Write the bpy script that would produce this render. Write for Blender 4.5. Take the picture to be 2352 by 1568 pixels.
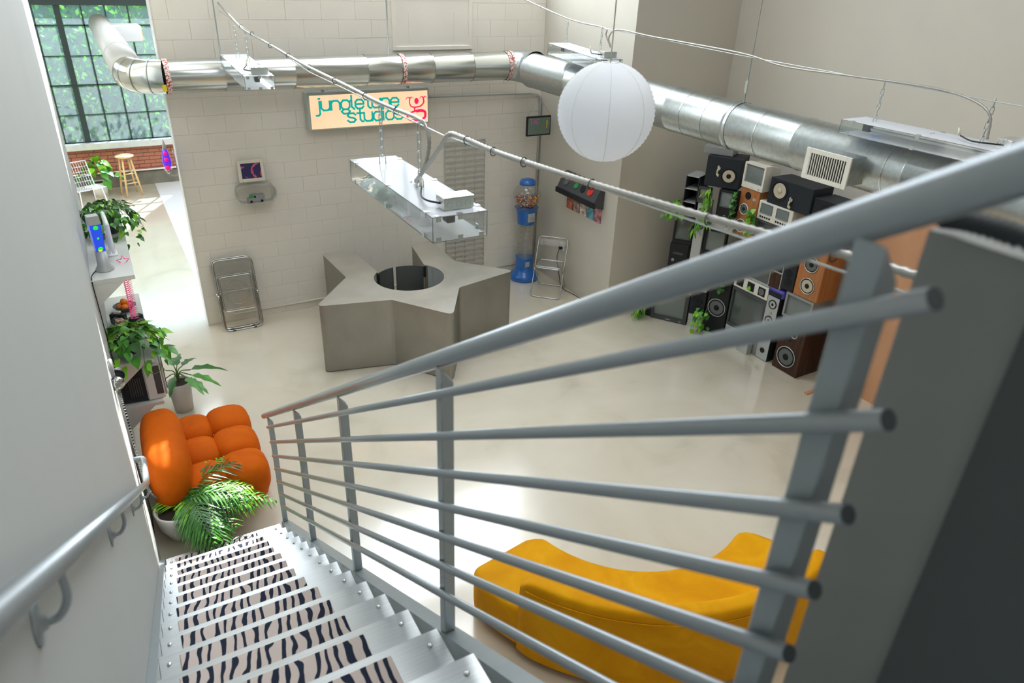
import bpy, bmesh, math, random
from mathutils import Vector, Matrix, Euler
random.seed(7)
for o in list(bpy.data.objects): bpy.data.objects.remove(o)
SC = bpy.context.scene
COL = SC.collection
PI = math.pi
R = math.radians

# ------------------------------------------------------------------ camera, world, lights, exposure
H = 4.2
cam = bpy.data.cameras.new('camera'); co = bpy.data.objects.new('camera', cam); COL.objects.link(co)
cam.sensor_width = 36.0; cam.lens = 1617.0/2352*36; cam.clip_start = 0.02; cam.clip_end = 200
U = Vector((0.86957215, -0.2042177, 0.44959916)); V = Vector((-0.4926719, -0.42046198, 0.7618944)); W = Vector((0.03344662, -0.88402876, -0.46623435))
# rows are world axes written in camera space (x right, y down, z forward)
m = Matrix(((U[0], -U[1], -U[2], 0), (V[0], -V[1], -V[2], 0), (W[0], -W[1], -W[2], H), (0, 0, 0, 1)))
co.matrix_world = m
cam.dof.use_dof = True; cam.dof.focus_distance = 6.0; cam.dof.aperture_fstop = 3.2
SC.camera = co
SC.view_settings.view_transform = 'Standard'; SC.view_settings.look = 'None'
SC.view_settings.exposure = 0.22; SC.view_settings.gamma = 1.0; SC.view_settings.use_curve_mapping = False
SC.cycles.max_bounces = 8; SC.cycles.diffuse_bounces = 5; SC.cycles.glossy_bounces = 4
SC.cycles.transmission_bounces = 8; SC.cycles.transparent_max_bounces = 12
SC.cycles.caustics_reflective = False; SC.cycles.caustics_refractive = False
SC.cycles.sample_clamp_indirect = 6.0; SC.cycles.use_denoising = True

NEARFILL = 1.5        # added fill glow high in the wall behind the landing
SKYLIGHT = 10.0       # clerestory glass, lit by the sky behind it
ROOF = 5.5           # frosted roof lights
world = bpy.data.worlds.new('sky'); SC.world = world; world.use_nodes = True
bg = world.node_tree.nodes['Background']; bg.inputs[0].default_value = (0.80, 0.90, 1.0, 1); bg.inputs[1].default_value = 4.5
sl = bpy.data.lights.new('sun', 'SUN'); sl.energy = 14.0; sl.angle = R(0.6); sl.color = (1, 0.96, 0.9)
so = bpy.data.objects.new('sun', sl); COL.objects.link(so)
so.rotation_euler = Vector((-0.339, -0.665, -0.665)).to_track_quat('-Z', 'Y').to_euler(); so.location = (6, 20, 14)

# ------------------------------------------------------------------ materials
def nt(name):
    M = bpy.data.materials.new(name); M.use_nodes = True
    t = M.node_tree; return M, t, t.nodes['Principled BSDF']
def mat(name, col, rough=0.5, metal=0.0, noise=0.0, nscale=8.0, bump=0.0, bscale=60.0, trans=0.0, emit=None, estr=1.0, coat=0.0, sheen=0.0, alpha=1.0):
    M, t, b = nt(name)
    b.inputs['Base Color'].default_value = (*col, 1); b.inputs['Roughness'].default_value = rough; b.inputs['Metallic'].default_value = metal
    b.inputs['Transmission Weight'].default_value = trans; b.inputs['Coat Weight'].default_value = coat
    if sheen: b.inputs['Sheen Weight'].default_value = sheen; b.inputs['Sheen Roughness'].default_value = 0.4
    b.inputs['Alpha'].default_value = alpha
    if emit: b.inputs['Emission Color'].default_value = (*emit, 1); b.inputs['Emission Strength'].default_value = estr
    tc = t.nodes.new('ShaderNodeTexCoord')
    if noise:
        n = t.nodes.new('ShaderNodeTexNoise'); n.inputs['Scale'].default_value = nscale; n.inputs['Detail'].default_value = 5
        t.links.new(tc.outputs['Object'], n.inputs['Vector'])
        r = t.nodes.new('ShaderNodeValToRGB')
        r.color_ramp.elements[0].position = 0.3; r.color_ramp.elements[1].position = 0.72
        r.color_ramp.elements[0].color = (*[c*(1-noise) for c in col], 1); r.color_ramp.elements[1].color = (*[min(1, c*(1+noise*.6)) for c in col], 1)
        t.links.new(n.outputs[0], r.inputs[0]); t.links.new(r.outputs[0], b.inputs['Base Color'])
    if bump:
        n2 = t.nodes.new('ShaderNodeTexNoise'); n2.inputs['Scale'].default_value = bscale; n2.inputs['Detail'].default_value = 4
        t.links.new(tc.outputs['Object'], n2.inputs['Vector'])
        bp = t.nodes.new('ShaderNodeBump'); bp.inputs['Strength'].default_value = bump; bp.inputs['Distance'].default_value = 0.01
        t.links.new(n2.outputs[0], bp.inputs['Height']); t.links.new(bp.outputs[0], b.inputs['Normal'])
    return M
def ramp_mat(name, stops, scale=3.0, detail=4.0, rough=0.5, metal=0.0, stretch=(1, 1, 1), dist=0.0, bump=0.0, const=False, rvar=0.0, wave=False):
    M, t, b = nt(name); N = t.nodes.new
    b.inputs['Roughness'].default_value = rough; b.inputs['Metallic'].default_value = metal
    tc = N('ShaderNodeTexCoord'); mp = N('ShaderNodeMapping'); mp.inputs['Scale'].default_value = stretch
    t.links.new(tc.outputs['Object'], mp.inputs['Vector'])
    if wave:
        n = N('ShaderNodeTexWave'); n.inputs['Scale'].default_value = scale; n.inputs['Distortion'].default_value = dist; n.inputs['Detail'].default_value = detail
    else:
        n = N('ShaderNodeTexNoise'); n.inputs['Scale'].default_value = scale; n.inputs['Detail'].default_value = detail; n.inputs['Distortion'].default_value = dist
    t.links.new(mp.outputs[0], n.inputs['Vector'])
    r = N('ShaderNodeValToRGB'); cr = r.color_ramp
    if const: cr.interpolation = 'CONSTANT'
    while len(cr.elements) < len(stops): cr.elements.new(0.5)
    for e, (p, c) in zip(cr.elements, stops): e.position = p; e.color = (*c, 1)
    t.links.new(n.outputs[1] if wave else n.outputs[0], r.inputs[0]); t.links.new(r.outputs[0], b.inputs['Base Color'])
    if rvar:
        mr = N('ShaderNodeMapRange'); mr.inputs[3].default_value = rough-rvar; mr.inputs[4].default_value = rough+rvar
        t.links.new(n.outputs[1] if wave else n.outputs[0], mr.inputs[0]); t.links.new(mr.outputs[0], b.inputs['Roughness'])
    if bump:
        bp = N('ShaderNodeBump'); bp.inputs['Strength'].default_value = bump; bp.inputs['Distance'].default_value = 0.01
        t.links.new(n.outputs[1] if wave else n.outputs[0], bp.inputs['Height']); t.links.new(bp.outputs[0], b.inputs['Normal'])
    return M
def clear_mat(name, tint=(1, 1, 1), refl=0.12, rough=0.02, body=0.0):
    M = bpy.data.materials.new(name); M.use_nodes = True; t = M.node_tree
    for n in list(t.nodes): t.nodes.remove(n)
    N = t.nodes.new; out = N('ShaderNodeOutputMaterial')
    tr = N('ShaderNodeBsdfTransparent'); tr.inputs[0].default_value = (*tint, 1)
    gl = N('ShaderNodeBsdfGlossy'); gl.inputs['Roughness'].default_value = rough
    fr = N('ShaderNodeLayerWeight'); fr.inputs[0].default_value = 0.5
    pw = N('ShaderNodeMath'); pw.operation = 'POWER'; pw.inputs[1].default_value = 4.0; t.links.new(fr.outputs[1], pw.inputs[0])
    ad = N('ShaderNodeMath'); ad.operation = 'MULTIPLY_ADD'; ad.inputs[1].default_value = 0.75; ad.inputs[2].default_value = refl*0.5; ad.use_clamp = True
    t.links.new(pw.outputs[0], ad.inputs[0])
    mx = N('ShaderNodeMixShader'); t.links.new(ad.outputs[0], mx.inputs[0]); t.links.new(tr.outputs[0], mx.inputs[1]); t.links.new(gl.outputs[0], mx.inputs[2])
    last = mx
    if body:
        df = N('ShaderNodeBsdfTranslucent'); df.inputs[0].default_value = (0.95, 0.97, 1, 1)
        d2 = N('ShaderNodeBsdfDiffuse'); d2.inputs[0].default_value = (0.9, 0.92, 0.95, 1)
        a2 = N('ShaderNodeMixShader'); t.links.new(df.outputs[0], a2.inputs[1]); t.links.new(d2.outputs[0], a2.inputs[2])
        m2 = N('ShaderNodeMixShader'); m2.inputs[0].default_value = body
        t.links.new(mx.outputs[0], m2.inputs[1]); t.links.new(a2.outputs[0], m2.inputs[2]); last = m2
    t.links.new(last.outputs[0], out.inputs[0]); return M
def glow_mat(name, col, strength):
    M = bpy.data.materials.new(name); M.use_nodes = True; t = M.node_tree
    for n in list(t.nodes): t.nodes.remove(n)
    out = t.nodes.new('ShaderNodeOutputMaterial'); e = t.nodes.new('ShaderNodeEmission')
    e.inputs[0].default_value = (*col, 1); e.inputs[1].default_value = strength
    t.links.new(e.outputs[0], out.inputs[0]); return M

M = {}
M['wall'] = mat('painted plaster', (0.57, 0.54, 0.47), 0.75, noise=0.03, nscale=2, bump=0.05, bscale=120)  # same paint as the blocks, darkened to offset strong light on these walls
M['stairwall'] = mat('darkened stair wall paint', (0.52, 0.545, 0.535), 0.6, noise=0.02, nscale=2)  # colour toned down because the roof light overlights this wall
M['block'] = mat('painted block', (0.77, 0.73, 0.65), 0.6, noise=0.03, nscale=3, bump=0.2, bscale=45)
M['mortar'] = mat('painted joint', (0.74, 0.70, 0.62), 0.75)
M['floor'] = ramp_mat('polished cream concrete', [(0.25, (0.56, 0.515, 0.40)), (0.42, (0.66, 0.605, 0.485)), (0.75, (0.72, 0.665, 0.555))], scale=1.1, detail=9, rough=0.17, dist=1.2, rvar=0.06)
_b = M['floor'].node_tree.nodes['Principled BSDF']; _b.inputs['Coat Weight'].default_value = 1.0; _b.inputs['Coat Roughness'].default_value = 0.12; _b.inputs['Coat IOR'].default_value = 1.6; _b.inputs['Specular IOR Level'].default_value = 0.8
M['slab'] = mat('white floor slab', (0.80, 0.82, 0.84), 0.35, noise=0.03, nscale=2)
M['brick'] = ramp_mat('red brick', [(0.3, (0.36, 0.12, 0.07)), (0.6, (0.50, 0.20, 0.12)), (0.8, (0.42, 0.22, 0.15))], scale=3, rough=0.85, bump=0.3)
M['brickm'] = mat('brick mortar', (0.42, 0.36, 0.31), 0.9, noise=0.1)
M['darkbase'] = mat('stained brick base', (0.20, 0.19, 0.15), 0.8, noise=0.3, nscale=6)
M['sill'] = mat('stone sill', (0.62, 0.64, 0.60), 0.6, noise=0.1, nscale=9)
M['frame'] = mat('dark green steel frame', (0.035, 0.055, 0.055), 0.4, 0.3)
M['steel'] = mat('grey painted steel', (0.38, 0.43, 0.45), 0.34, 0.35, noise=0.05, nscale=20)
M['rail'] = mat('satin rail tube', (0.39, 0.43, 0.455), 0.30, 0.55)
M['tread'] = ramp_mat('brushed aluminium tread', [(0.3, (0.60, 0.64, 0.66)), (0.7, (0.72, 0.75, 0.77))], scale=14, stretch=(0.3, 12, 1), rough=0.32, metal=0.8, rvar=0.05)
M['bolt'] = mat('bright bolt', (0.75, 0.76, 0.76), 0.25, 1.0)
M['cap'] = mat('dark tube plug', (0.07, 0.085, 0.095), 0.5)
M['galv'] = ramp_mat('galvanised sheet', [(0.3, (0.62, 0.645, 0.625)), (0.7, (0.67, 0.69, 0.67))], scale=4, detail=2, rough=0.20, metal=0.95, rvar=0.02)
M['galv2'] = ramp_mat('spangled duct sheet', [(0.35, (0.42, 0.46, 0.46)), (0.65, (0.49, 0.53, 0.53))], scale=28, detail=3, rough=0.33, metal=0.9, rvar=0.03)
M['whiteduct'] = mat('white painted duct', (0.52, 0.54, 0.54), 0.4)
M['redtape'] = ramp_mat('red printed tape', [(0.0, (0.72, 0.70, 0.66)), (0.52, (0.55, 0.07, 0.05))], scale=60, rough=0.4, const=True)
M['starsteel'] = ramp_mat('brushed steel counter', [(0.3, (0.56, 0.55, 0.50)), (0.5, (0.62, 0.605, 0.55)), (0.75, (0.68, 0.66, 0.60))], scale=3, detail=6, stretch=(1, 1, 0.6), rough=0.36, metal=0.82, dist=0.4, rvar=0.05)
M['dkmetal'] = mat('dark inner metal', (0.42, 0.45, 0.45), 0.45, 0.0)
M['white'] = mat('white plastic', (0.85, 0.86, 0.88), 0.3)
M['whitelid'] = clear_mat('white translucent acrylic', (1, 1, 1), 0.10, 0.1, body=0.86)
M['clear'] = clear_mat('clear acrylic', (0.97, 0.99, 0.99), 0.2)
M['clearedge'] = mat('dark acrylic edge', (0.16, 0.17, 0.17), 0.3)
M['glass'] = clear_mat('window glass', (0.72, 0.88, 0.97), 0.08, body=0.10)
M['chrome'] = mat('chrome', (0.50, 0.51, 0.50), 0.15, 1.0)
M['zinc'] = mat('zinc plated', (0.55, 0.60, 0.60), 0.3, 0.9)
M['foil'] = ramp_mat('crumpled foil', [(0.3, (0.75, 0.75, 0.76)), (0.7, (0.9, 0.9, 0.9))], scale=22, detail=5, rough=0.18, metal=1.0, bump=1.0)
M['boxface'] = mat('grey green box face', (0.45, 0.50, 0.46), 0.5, 0.2)
M['black'] = mat('black plastic', (0.018, 0.02, 0.022), 0.45)
M['blackbox'] = mat('black vinyl cabinet', (0.022, 0.026, 0.032), 0.55, bump=0.1, bscale=200)
M['darkgrey'] = mat('dark grey plastic', (0.07, 0.075, 0.08), 0.5)
M['midgrey'] = mat('mid grey plastic', (0.26, 0.27, 0.27), 0.5)
M['silver'] = mat('silver plastic', (0.46, 0.48, 0.48), 0.38, 0.3)
M['litegrey'] = mat('light grey plastic', (0.60, 0.62, 0.61), 0.5)
M['innergrey'] = mat('lightened inner panel', (0.62, 0.66, 0.66), 0.55)  # counter steel made lighter here to brighten the inside of the hole
M['cream'] = mat('cream plastic', (0.66, 0.62, 0.50), 0.5)
M['offwhite'] = mat('off white plastic', (0.72, 0.70, 0.62), 0.45)
M['screen'] = mat('dark glass screen', (0.07, 0.085, 0.085), 0.16, coat=0.6)
M['screenlt'] = mat('grey glass screen', (0.16, 0.19, 0.185), 0.2, coat=0.5)
M['wood'] = ramp_mat('orange wood veneer', [(0.3, (0.33, 0.12, 0.035)), (0.6, (0.44, 0.17, 0.055)), (0.8, (0.38, 0.14, 0.04))], scale=4, stretch=(6, 6, 0.6), rough=0.45)
M['darkwood'] = ramp_mat('dark wood veneer', [(0.3, (0.035, 0.018, 0.012)), (0.7, (0.075, 0.034, 0.022))], scale=4, stretch=(6, 6, 0.6), rough=0.45)
M['ply'] = ramp_mat('bare plywood', [(0.3, (0.50, 0.25, 0.13)), (0.7, (0.62, 0.34, 0.19))], scale=3, stretch=(1, 1, 0.3), rough=0.6)
M['pine'] = ramp_mat('pale pine', [(0.3, (0.70, 0.44, 0.20)), (0.7, (0.80, 0.55, 0.28))], scale=5, stretch=(5, 5, 0.6), rough=0.45)
M['cone'] = mat('tan speaker cone', (0.50, 0.44, 0.33), 0.7)
M['conegrey'] = mat('grey speaker cone', (0.13, 0.14, 0.14), 0.6)
M['ring'] = mat('cast metal ring', (0.60, 0.61, 0.58), 0.35, 0.7)
M['rubber'] = mat('black rubber', (0.012, 0.013, 0.014), 0.6)
M['orange'] = ramp_mat('orange velvet', [(0.3, (0.52, 0.092, 0.002)), (0.7, (0.64, 0.122, 0.003))], scale=5, detail=5, rough=0.75, dist=0.5, bump=0.25)
M['orange'].node_tree.nodes['Principled BSDF'].inputs['Sheen Weight'].default_value = 0.04
M['orange'].node_tree.nodes['Principled BSDF'].inputs['Sheen Tint'].default_value = (1, 0.4, 0.1, 1)
M['yellow'] = ramp_mat('yellow velvet', [(0.3, (0.66, 0.28, 0.002)), (0.55, (0.76, 0.35, 0.003)), (0.8, (0.84, 0.44, 0.01))], scale=3, detail=5, rough=0.72, dist=0.8, bump=0.15)
M['yellow'].node_tree.nodes['Principled BSDF'].inputs['Sheen Weight'].default_value = 0.04
for _k in ('orange', 'yellow'): M[_k].node_tree.nodes['Principled BSDF'].inputs['Specular IOR Level'].default_value = 0.12
M['yellow'].node_tree.nodes['Principled BSDF'].inputs['Sheen Tint'].default_value = (1, 0.6, 0.15, 1)
def leafmat(n, a, b, rough=0.35):
    m_ = ramp_mat(n, [(0.3, a), (0.7, b)], scale=14, rough=rough); m_.node_tree.nodes['Principled BSDF'].inputs['Subsurface Weight'].default_value = 0.0; return m_
M['leaf'] = leafmat('green leaf', (0.035, 0.20, 0.015), (0.09, 0.34, 0.03))
M['leafb'] = leafmat('bright leaf', (0.17, 0.48, 0.02), (0.32, 0.64, 0.04))
M['leafd'] = leafmat('dark leaf', (0.02, 0.10, 0.016), (0.04, 0.17, 0.025))
M['leafo'] = leafmat('dry leaf', (0.55, 0.28, 0.03), (0.7, 0.4, 0.06))
M['stem'] = mat('leaf stem', (0.10, 0.18, 0.04), 0.6)
M['soil'] = mat('soil', (0.03, 0.022, 0.016), 0.9)
M['pot'] = mat('white ceramic pot', (0.82, 0.80, 0.76), 0.35)
M['potgrey'] = mat('grey pot', (0.62, 0.59, 0.56), 0.5)
M['blue'] = mat('glossy blue plastic', (0.01, 0.13, 0.48), 0.25, coat=0.4)
M['lavab'] = mat('blue lamp liquid', (0.01, 0.05, 0.55), 0.15, emit=(0.01, 0.08, 0.9), estr=0.5, coat=0.6)
M['lavag'] = mat('green wax', (0.02, 0.6, 0.05), 0.3, emit=(0.03, 0.9, 0.05), estr=0.5)
M['lavay'] = mat('yellow wax', (0.8, 0.8, 0.02), 0.3, emit=(0.9, 0.9, 0.03), estr=0.6)
M['purple'] = mat('violet lamp liquid', (0.10, 0.02, 0.6), 0.1, emit=(0.12, 0.02, 0.9), estr=0.5, coat=0.8)
M['magenta'] = mat('red wax', (0.7, 0.0, 0.15), 0.3, emit=(0.9, 0.0, 0.25), estr=0.5)
M['pinkwire'] = mat('pink wire', (0.95, 0.10, 0.32), 0.4, emit=(1, 0.1, 0.3), estr=0.15)
M['paper'] = clear_mat('white rice paper', (1, 1, 1), 0.0, 0.8, body=0.97)
M['conduit'] = mat('armoured cable steel', (0.42, 0.41, 0.38), 0.38, 0.7)
M['pipe'] = mat('painted conduit', (0.42, 0.43, 0.41), 0.5)
M['signface'] = ramp_mat('backlit peach acrylic', [(0.3, (1, 0.62, 0.36)), (0.7, (1, 0.74, 0.50))], scale=1.6, rough=0.4)
_t = M['signface'].node_tree; _b = _t.nodes['Principled BSDF']; _r = [n for n in _t.nodes if n.type == 'VALTORGB'][0]
_t.links.new(_r.outputs[0], _b.inputs['Emission Color']); _b.inputs['Emission Strength'].default_value = 0.85; 
for l in list(_b.inputs['Base Color'].links): _t.links.remove(l)
_b.inputs['Base Color'].default_value = (0.25, 0.17, 0.1, 1)
M['teal'] = mat('teal vinyl letter', (0.0, 0.16, 0.14), 0.4, emit=(0.0, 0.42, 0.36), estr=0.7)
M['signpink'] = mat('crimson vinyl', (0.4, 0.0, 0.05), 0.4, emit=(0.95, 0.01, 0.10), estr=0.8)
M['zebra'] = None
for _k in ('black', 'blackbox', 'darkgrey', 'darkwood', 'conegrey', 'rubber'): M[_k].node_tree.nodes['Principled BSDF'].inputs['Specular IOR Level'].default_value = 0.2
M['purplebox'] = mat('purple plastic', (0.05, 0.04, 0.28), 0.35)
M['red'] = mat('red plastic', (0.6, 0.03, 0.02), 0.4)
M['green'] = mat('green plastic', (0.02, 0.3, 0.06), 0.4)
M['yellowp'] = mat('yellow plastic', (0.8, 0.6, 0.02), 0.4)
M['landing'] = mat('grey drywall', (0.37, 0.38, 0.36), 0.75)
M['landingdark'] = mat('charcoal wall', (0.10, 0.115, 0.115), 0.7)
M['fruit'] = mat('orange fruit', (0.85, 0.22, 0.02), 0.45)
M['clearpl'] = clear_mat('clear chair plastic', (0.90, 0.89, 0.86), 0.2, 0.1, body=0.12)

# zebra carpet: wavy navy stripes on beige pile
Z, t, b = nt('zebra carpet'); N = t.nodes.new; M['zebra'] = Z; b.inputs['Roughness'].default_value = 0.95
tc = N('ShaderNodeTexCoord'); oi = N('ShaderNodeObjectInfo'); ad = N('ShaderNodeVectorMath'); ad.operation = 'ADD'
mu = N('ShaderNodeVectorMath'); mu.operation = 'SCALE'; mu.inputs['Scale'].default_value = 0.0
cx = N('ShaderNodeCombineXYZ'); t.links.new(oi.outputs['Random'], cx.inputs[0]); t.links.new(oi.outputs['Random'], cx.inputs[2])
sc_ = N('ShaderNodeVectorMath'); sc_.operation = 'SCALE'; sc_.inputs['Scale'].default_value = 0.35; t.links.new(cx.outputs[0], sc_.inputs[0])
t.links.new(tc.outputs['Object'], ad.inputs[0]); t.links.new(sc_.outputs[0], ad.inputs[1])
mp = N('ShaderNodeMapping'); mp.inputs['Scale'].default_value = (1.0, 0.55, 1.0); mp.inputs['Rotation'].default_value = (0, 0, 0.28); t.links.new(ad.outputs[0], mp.inputs[0])
wv = N('ShaderNodeTexWave'); wv.inputs['Scale'].default_value = 7.6; wv.inputs['Distortion'].default_value = 6.0; wv.inputs['Detail'].default_value = 1.5; wv.inputs['Detail Scale'].default_value = 1.6
t.links.new(mp.outputs[0], wv.inputs['Vector'])
n3 = N('ShaderNodeTexNoise'); n3.inputs['Scale'].default_value = 9; t.links.new(ad.outputs[0], n3.inputs['Vector'])
m3 = N('ShaderNodeMath'); m3.operation = 'MULTIPLY_ADD'; m3.inputs[1].default_value = 0.55; t.links.new(n3.outputs[0], m3.inputs[0]); t.links.new(wv.outputs[1], m3.inputs[2])
rp = N('ShaderNodeValToRGB'); rp.color_ramp.interpolation = 'LINEAR'
rp.color_ramp.elements[0].position = 0.95; rp.color_ramp.elements[0].color = (0.72, 0.61, 0.555, 1); rp.color_ramp.elements[1].position = 0.975; rp.color_ramp.elements[1].color = (0.012, 0.02, 0.045, 1)
t.links.new(m3.outputs[0], rp.inputs[0]); t.links.new(rp.outputs[0], b.inputs['Base Color'])

# ------------------------------------------------------------------ mesh helpers
def BM(): return bmesh.new()
def box(bm, x0, x1, y0, y1, z0, z1, bevel=0.0, mi=0, seg=1):
    c = bmesh.ops.create_cube(bm, size=1.0, matrix=Matrix.Translation(((x0+x1)/2, (y0+y1)/2, (z0+z1)/2)) @ Matrix.Diagonal((abs(x1-x0), abs(y1-y0), abs(z1-z0), 1)))
    vs = c['verts']; fs = set(f for v in vs for f in v.link_faces)
    for f in fs: f.material_index = mi
    if bevel:
        es = list(set(e for v in vs for e in v.link_edges))
        r_ = bmesh.ops.bevel(bm, geom=es, offset=bevel, segments=seg, affect='EDGES', profile=0.5)
        for f in r_['faces']: f.material_index = mi; f.smooth = seg > 1
    return bm
def obox(bm, mtx, sx, sy, sz, bevel=0.0, mi=0):
    b2 = BM(); box(b2, -sx/2, sx/2, -sy/2, sy/2, -sz/2, sz/2, bevel, mi); b2.transform(mtx); merge(bm, b2); return bm
def merge(bm, b2):
    me = bpy.data.meshes.new('tmp'); b2.to_mesh(me); b2.free(); bm.from_mesh(me); bpy.data.meshes.remove(me); return bm
def cyl(bm, p0, p1, r0, r1=None, n=16, mi=0, caps=True):
    p0 = Vector(p0); p1 = Vector(p1); d = p1-p0; r1 = r0 if r1 is None else r1
    q = d.to_track_quat('Z', 'Y').to_matrix().to_4x4()
    c = bmesh.ops.create_cone(bm, cap_ends=caps, segments=n, radius1=r0, radius2=r1, depth=d.length, matrix=Matrix.Translation((p0+p1)/2) @ q)
    for f in set(f for v in c['verts'] for f in v.link_faces):
        f.material_index = mi; f.smooth = len(f.verts) == 4
    return bm
def tube(bm, pts, r, n=10, mi=0, closed=False, rf=None, caps=True):
    pts = [Vector(p) for p in pts]; L = len(pts); rings = []; up = None
    for i, p in enumerate(pts):
        a = pts[(i-1) % L] if (i > 0 or closed) else p; c = pts[(i+1) % L] if (i < L-1 or closed) else p
        d = (c-a).normalized()
        if up is None:
            up = Vector((0, 0, 1)) if abs(d.z) < 0.9 else Vector((1, 0, 0))
        s = d.cross(up)
        if s.length < 1e-5: s = d.cross(Vector((0.3, 1, 0.2)))
        s.normalize(); up = s.cross(d).normalized()
        rr = rf(i) if rf else r
        rings.append([bm.verts.new(p + rr*(math.cos(2*PI*k/n)*s + math.sin(2*PI*k/n)*up)) for k in range(n)])
    for i in range(L-1 if not closed else L):
        A, B_ = rings[i], rings[(i+1) % L]
        for k in range(n):
            f = bm.faces.new((A[k], A[(k+1) % n], B_[(k+1) % n], B_[k])); f.smooth = True; f.material_index = mi
    if caps and not closed:
        for rg in (rings[0], rings[-1][::-1]):
            try: f = bm.faces.new(rg); f.material_index = mi
            except ValueError: pass
    return bm
def lathe(bm, prof, c=(0, 0, 0), n=32, mi=0, ax='Z'):
    rings = []
    for r, z in prof:
        rings.append([bm.verts.new((c[0]+r*math.cos(2*PI*k/n), c[1]+r*math.sin(2*PI*k/n), c[2]+z)) for k in range(n)])
    for i in range(len(prof)-1):
        for k in range(n):
            f = bm.faces.new((rings[i][k], rings[i][(k+1) % n], rings[i+1][(k+1) % n], rings[i+1][k])); f.smooth = True; f.material_index = mi
    for rg, rr in ((rings[0][::-1], prof[0][0]), (rings[-1], prof[-1][0])):
        if rr > 1e-4:
            f = bm.faces.new(rg); f.material_index = mi
    return bm
def prism(bm, poly, z0, z1, mi=0):
    lo = [bm.verts.new((x, y, z0)) for x, y in poly]; hi = [bm.verts.new((x, y, z1)) for x, y in poly]
    n = len(poly)
    f = bm.faces.new(hi); f.material_index = mi; f = bm.faces.new(lo[::-1]); f.material_index = mi
    for i in range(n):
        f = bm.faces.new((lo[i], lo[(i+1) % n], hi[(i+1) % n], hi[i])); f.material_index = mi
    return bm
def sph(bm, c, r, n=12, mi=0, sc=(1, 1, 1)):
    g = bmesh.ops.create_uvsphere(bm, u_segments=n, v_segments=max(4, n//2+1), radius=1, matrix=Matrix.Translation(c) @ Matrix.Diagonal((r*sc[0], r*sc[1], r*sc[2], 1)))
    for f in set(f for v in g['verts'] for f in v.link_faces): f.smooth = True; f.material_index = mi
    return bm
def superell(bm, c, rx, ry, rz, e=0.5, n=24, mi=0, pleat=0.0, axis=None):
    def sp(w, p): return math.copysign(abs(w)**p, w)
    rings = []
    for i in range(n//2+1):
        ph = -PI/2 + PI*i/(n//2); row = []
        for k in range(n):
            th = 2*PI*k/n
            x = rx*sp(math.cos(ph), e)*sp(math.cos(th), e); y = ry*sp(math.cos(ph), e)*sp(math.sin(th), e); z = rz*sp(math.sin(ph), e)
            row.append(bm.verts.new((c[0]+x, c[1]+y, c[2]+z)))
        rings.append(row)
    for i in range(n//2):
        for k in range(n):
            f = bm.faces.new((rings[i][k], rings[i][(k+1) % n], rings[i+1][(k+1) % n], rings[i+1][k])); f.smooth = True; f.material_index = mi
    bmesh.ops.remove_doubles(bm, verts=bm.verts, dist=1e-5)
    return bm
def fillet(pts, r, n=6, closed=False):
    pts = [Vector(p) for p in pts]; out = []; L = len(pts)
    for i, p in enumerate(pts):
        if not closed and i in (0, L-1): out.append(p); continue
        a = pts[(i-1) % L]; c = pts[(i+1) % L]
        d1 = (a-p); d2 = (c-p); rr = min(r, d1.length*0.49, d2.length*0.49)
        s = p + d1.normalized()*rr; e = p + d2.normalized()*rr
        for k in range(n+1):
            u_ = k/n; out.append((1-u_)**2*s + 2*u_*(1-u_)*p + u_*u_*e)
    return out
def dens(pts, step):
    pts = [Vector(p) for p in pts]; out = [pts[0]]
    for a, c in zip(pts, pts[1:]):
        k = max(1, int((c-a).length/step))
        for j in range(1, k+1): out.append(a.lerp(c, j/k))
    return out
def smoothpath(pts, k=8):
    P = [Vector(p) for p in pts]; P = [2*P[0]-P[1]] + P + [2*P[-1]-P[-2]]; out = []
    for i in range(1, len(P)-2):
        for j in range(k):
            u_ = j/k; a, b_, c, d = P[i-1], P[i], P[i+1], P[i+2]
            out.append(0.5*((2*b_) + (c-a)*u_ + (2*a-5*b_+4*c-d)*u_*u_ + (3*b_-a-3*c+d)*u_**3))
    out.append(P[-2]); return out

def mesh_of(name, bm):
    me = bpy.data.meshes.new(name); bmesh.ops.recalc_face_normals(bm, faces=bm.faces); bm.to_mesh(me); bm.free(); return me
XF = {}
def obj(name, bm, mats, parent=None, world=False, loc=None, rot=None, kind=None, label=None):
    me = bm if isinstance(bm, bpy.types.Mesh) else mesh_of(name, bm)
    if not isinstance(mats, (list, tuple)): mats = [mats]
    if not me.materials:
        for m_ in mats: me.materials.append(M[m_] if isinstance(m_, str) else m_)
    o = bpy.data.objects.new(name, me); COL.objects.link(o)
    if loc is not None: o.location = loc
    if rot is not None: o.rotation_euler = rot
    if parent:
        o.parent = parent
        if world and parent.name in XF: o.matrix_parent_inverse = XF[parent.name].inverted()
    if kind: o['kind'] = kind
    if label: o['label'] = label
    XF[o.name] = Matrix.Translation(o.location) @ o.rotation_euler.to_matrix().to_4x4() if not parent else (XF.get(parent.name, Matrix()) @ Matrix.Translation(o.location) @ o.rotation_euler.to_matrix().to_4x4() if not world else Matrix())
    return o
def thing(name, label, cat, loc=(0, 0, 0), rotz=0.0, group=None, rot=None):
    o = bpy.data.objects.new(name, None); COL.objects.link(o); o.empty_display_size = 0.1
    o.location = loc; o.rotation_euler = rot or (0, 0, rotz); o['label'] = label; o['category'] = cat
    if group: o['group'] = group
    XF[o.name] = Matrix.Translation(loc) @ o.rotation_euler.to_matrix().to_4x4()
    return o
def tag(o, label, cat, group=None, kind=None):
    o['label'] = label; o['category'] = cat
    if group: o['group'] = group
    if kind: o['kind'] = kind
    return o
def struct(name, bm, mats, parent=None):
    o = obj(name, bm, mats, parent)
    if not parent: o['kind'] = 'structure'
    return o
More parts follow.
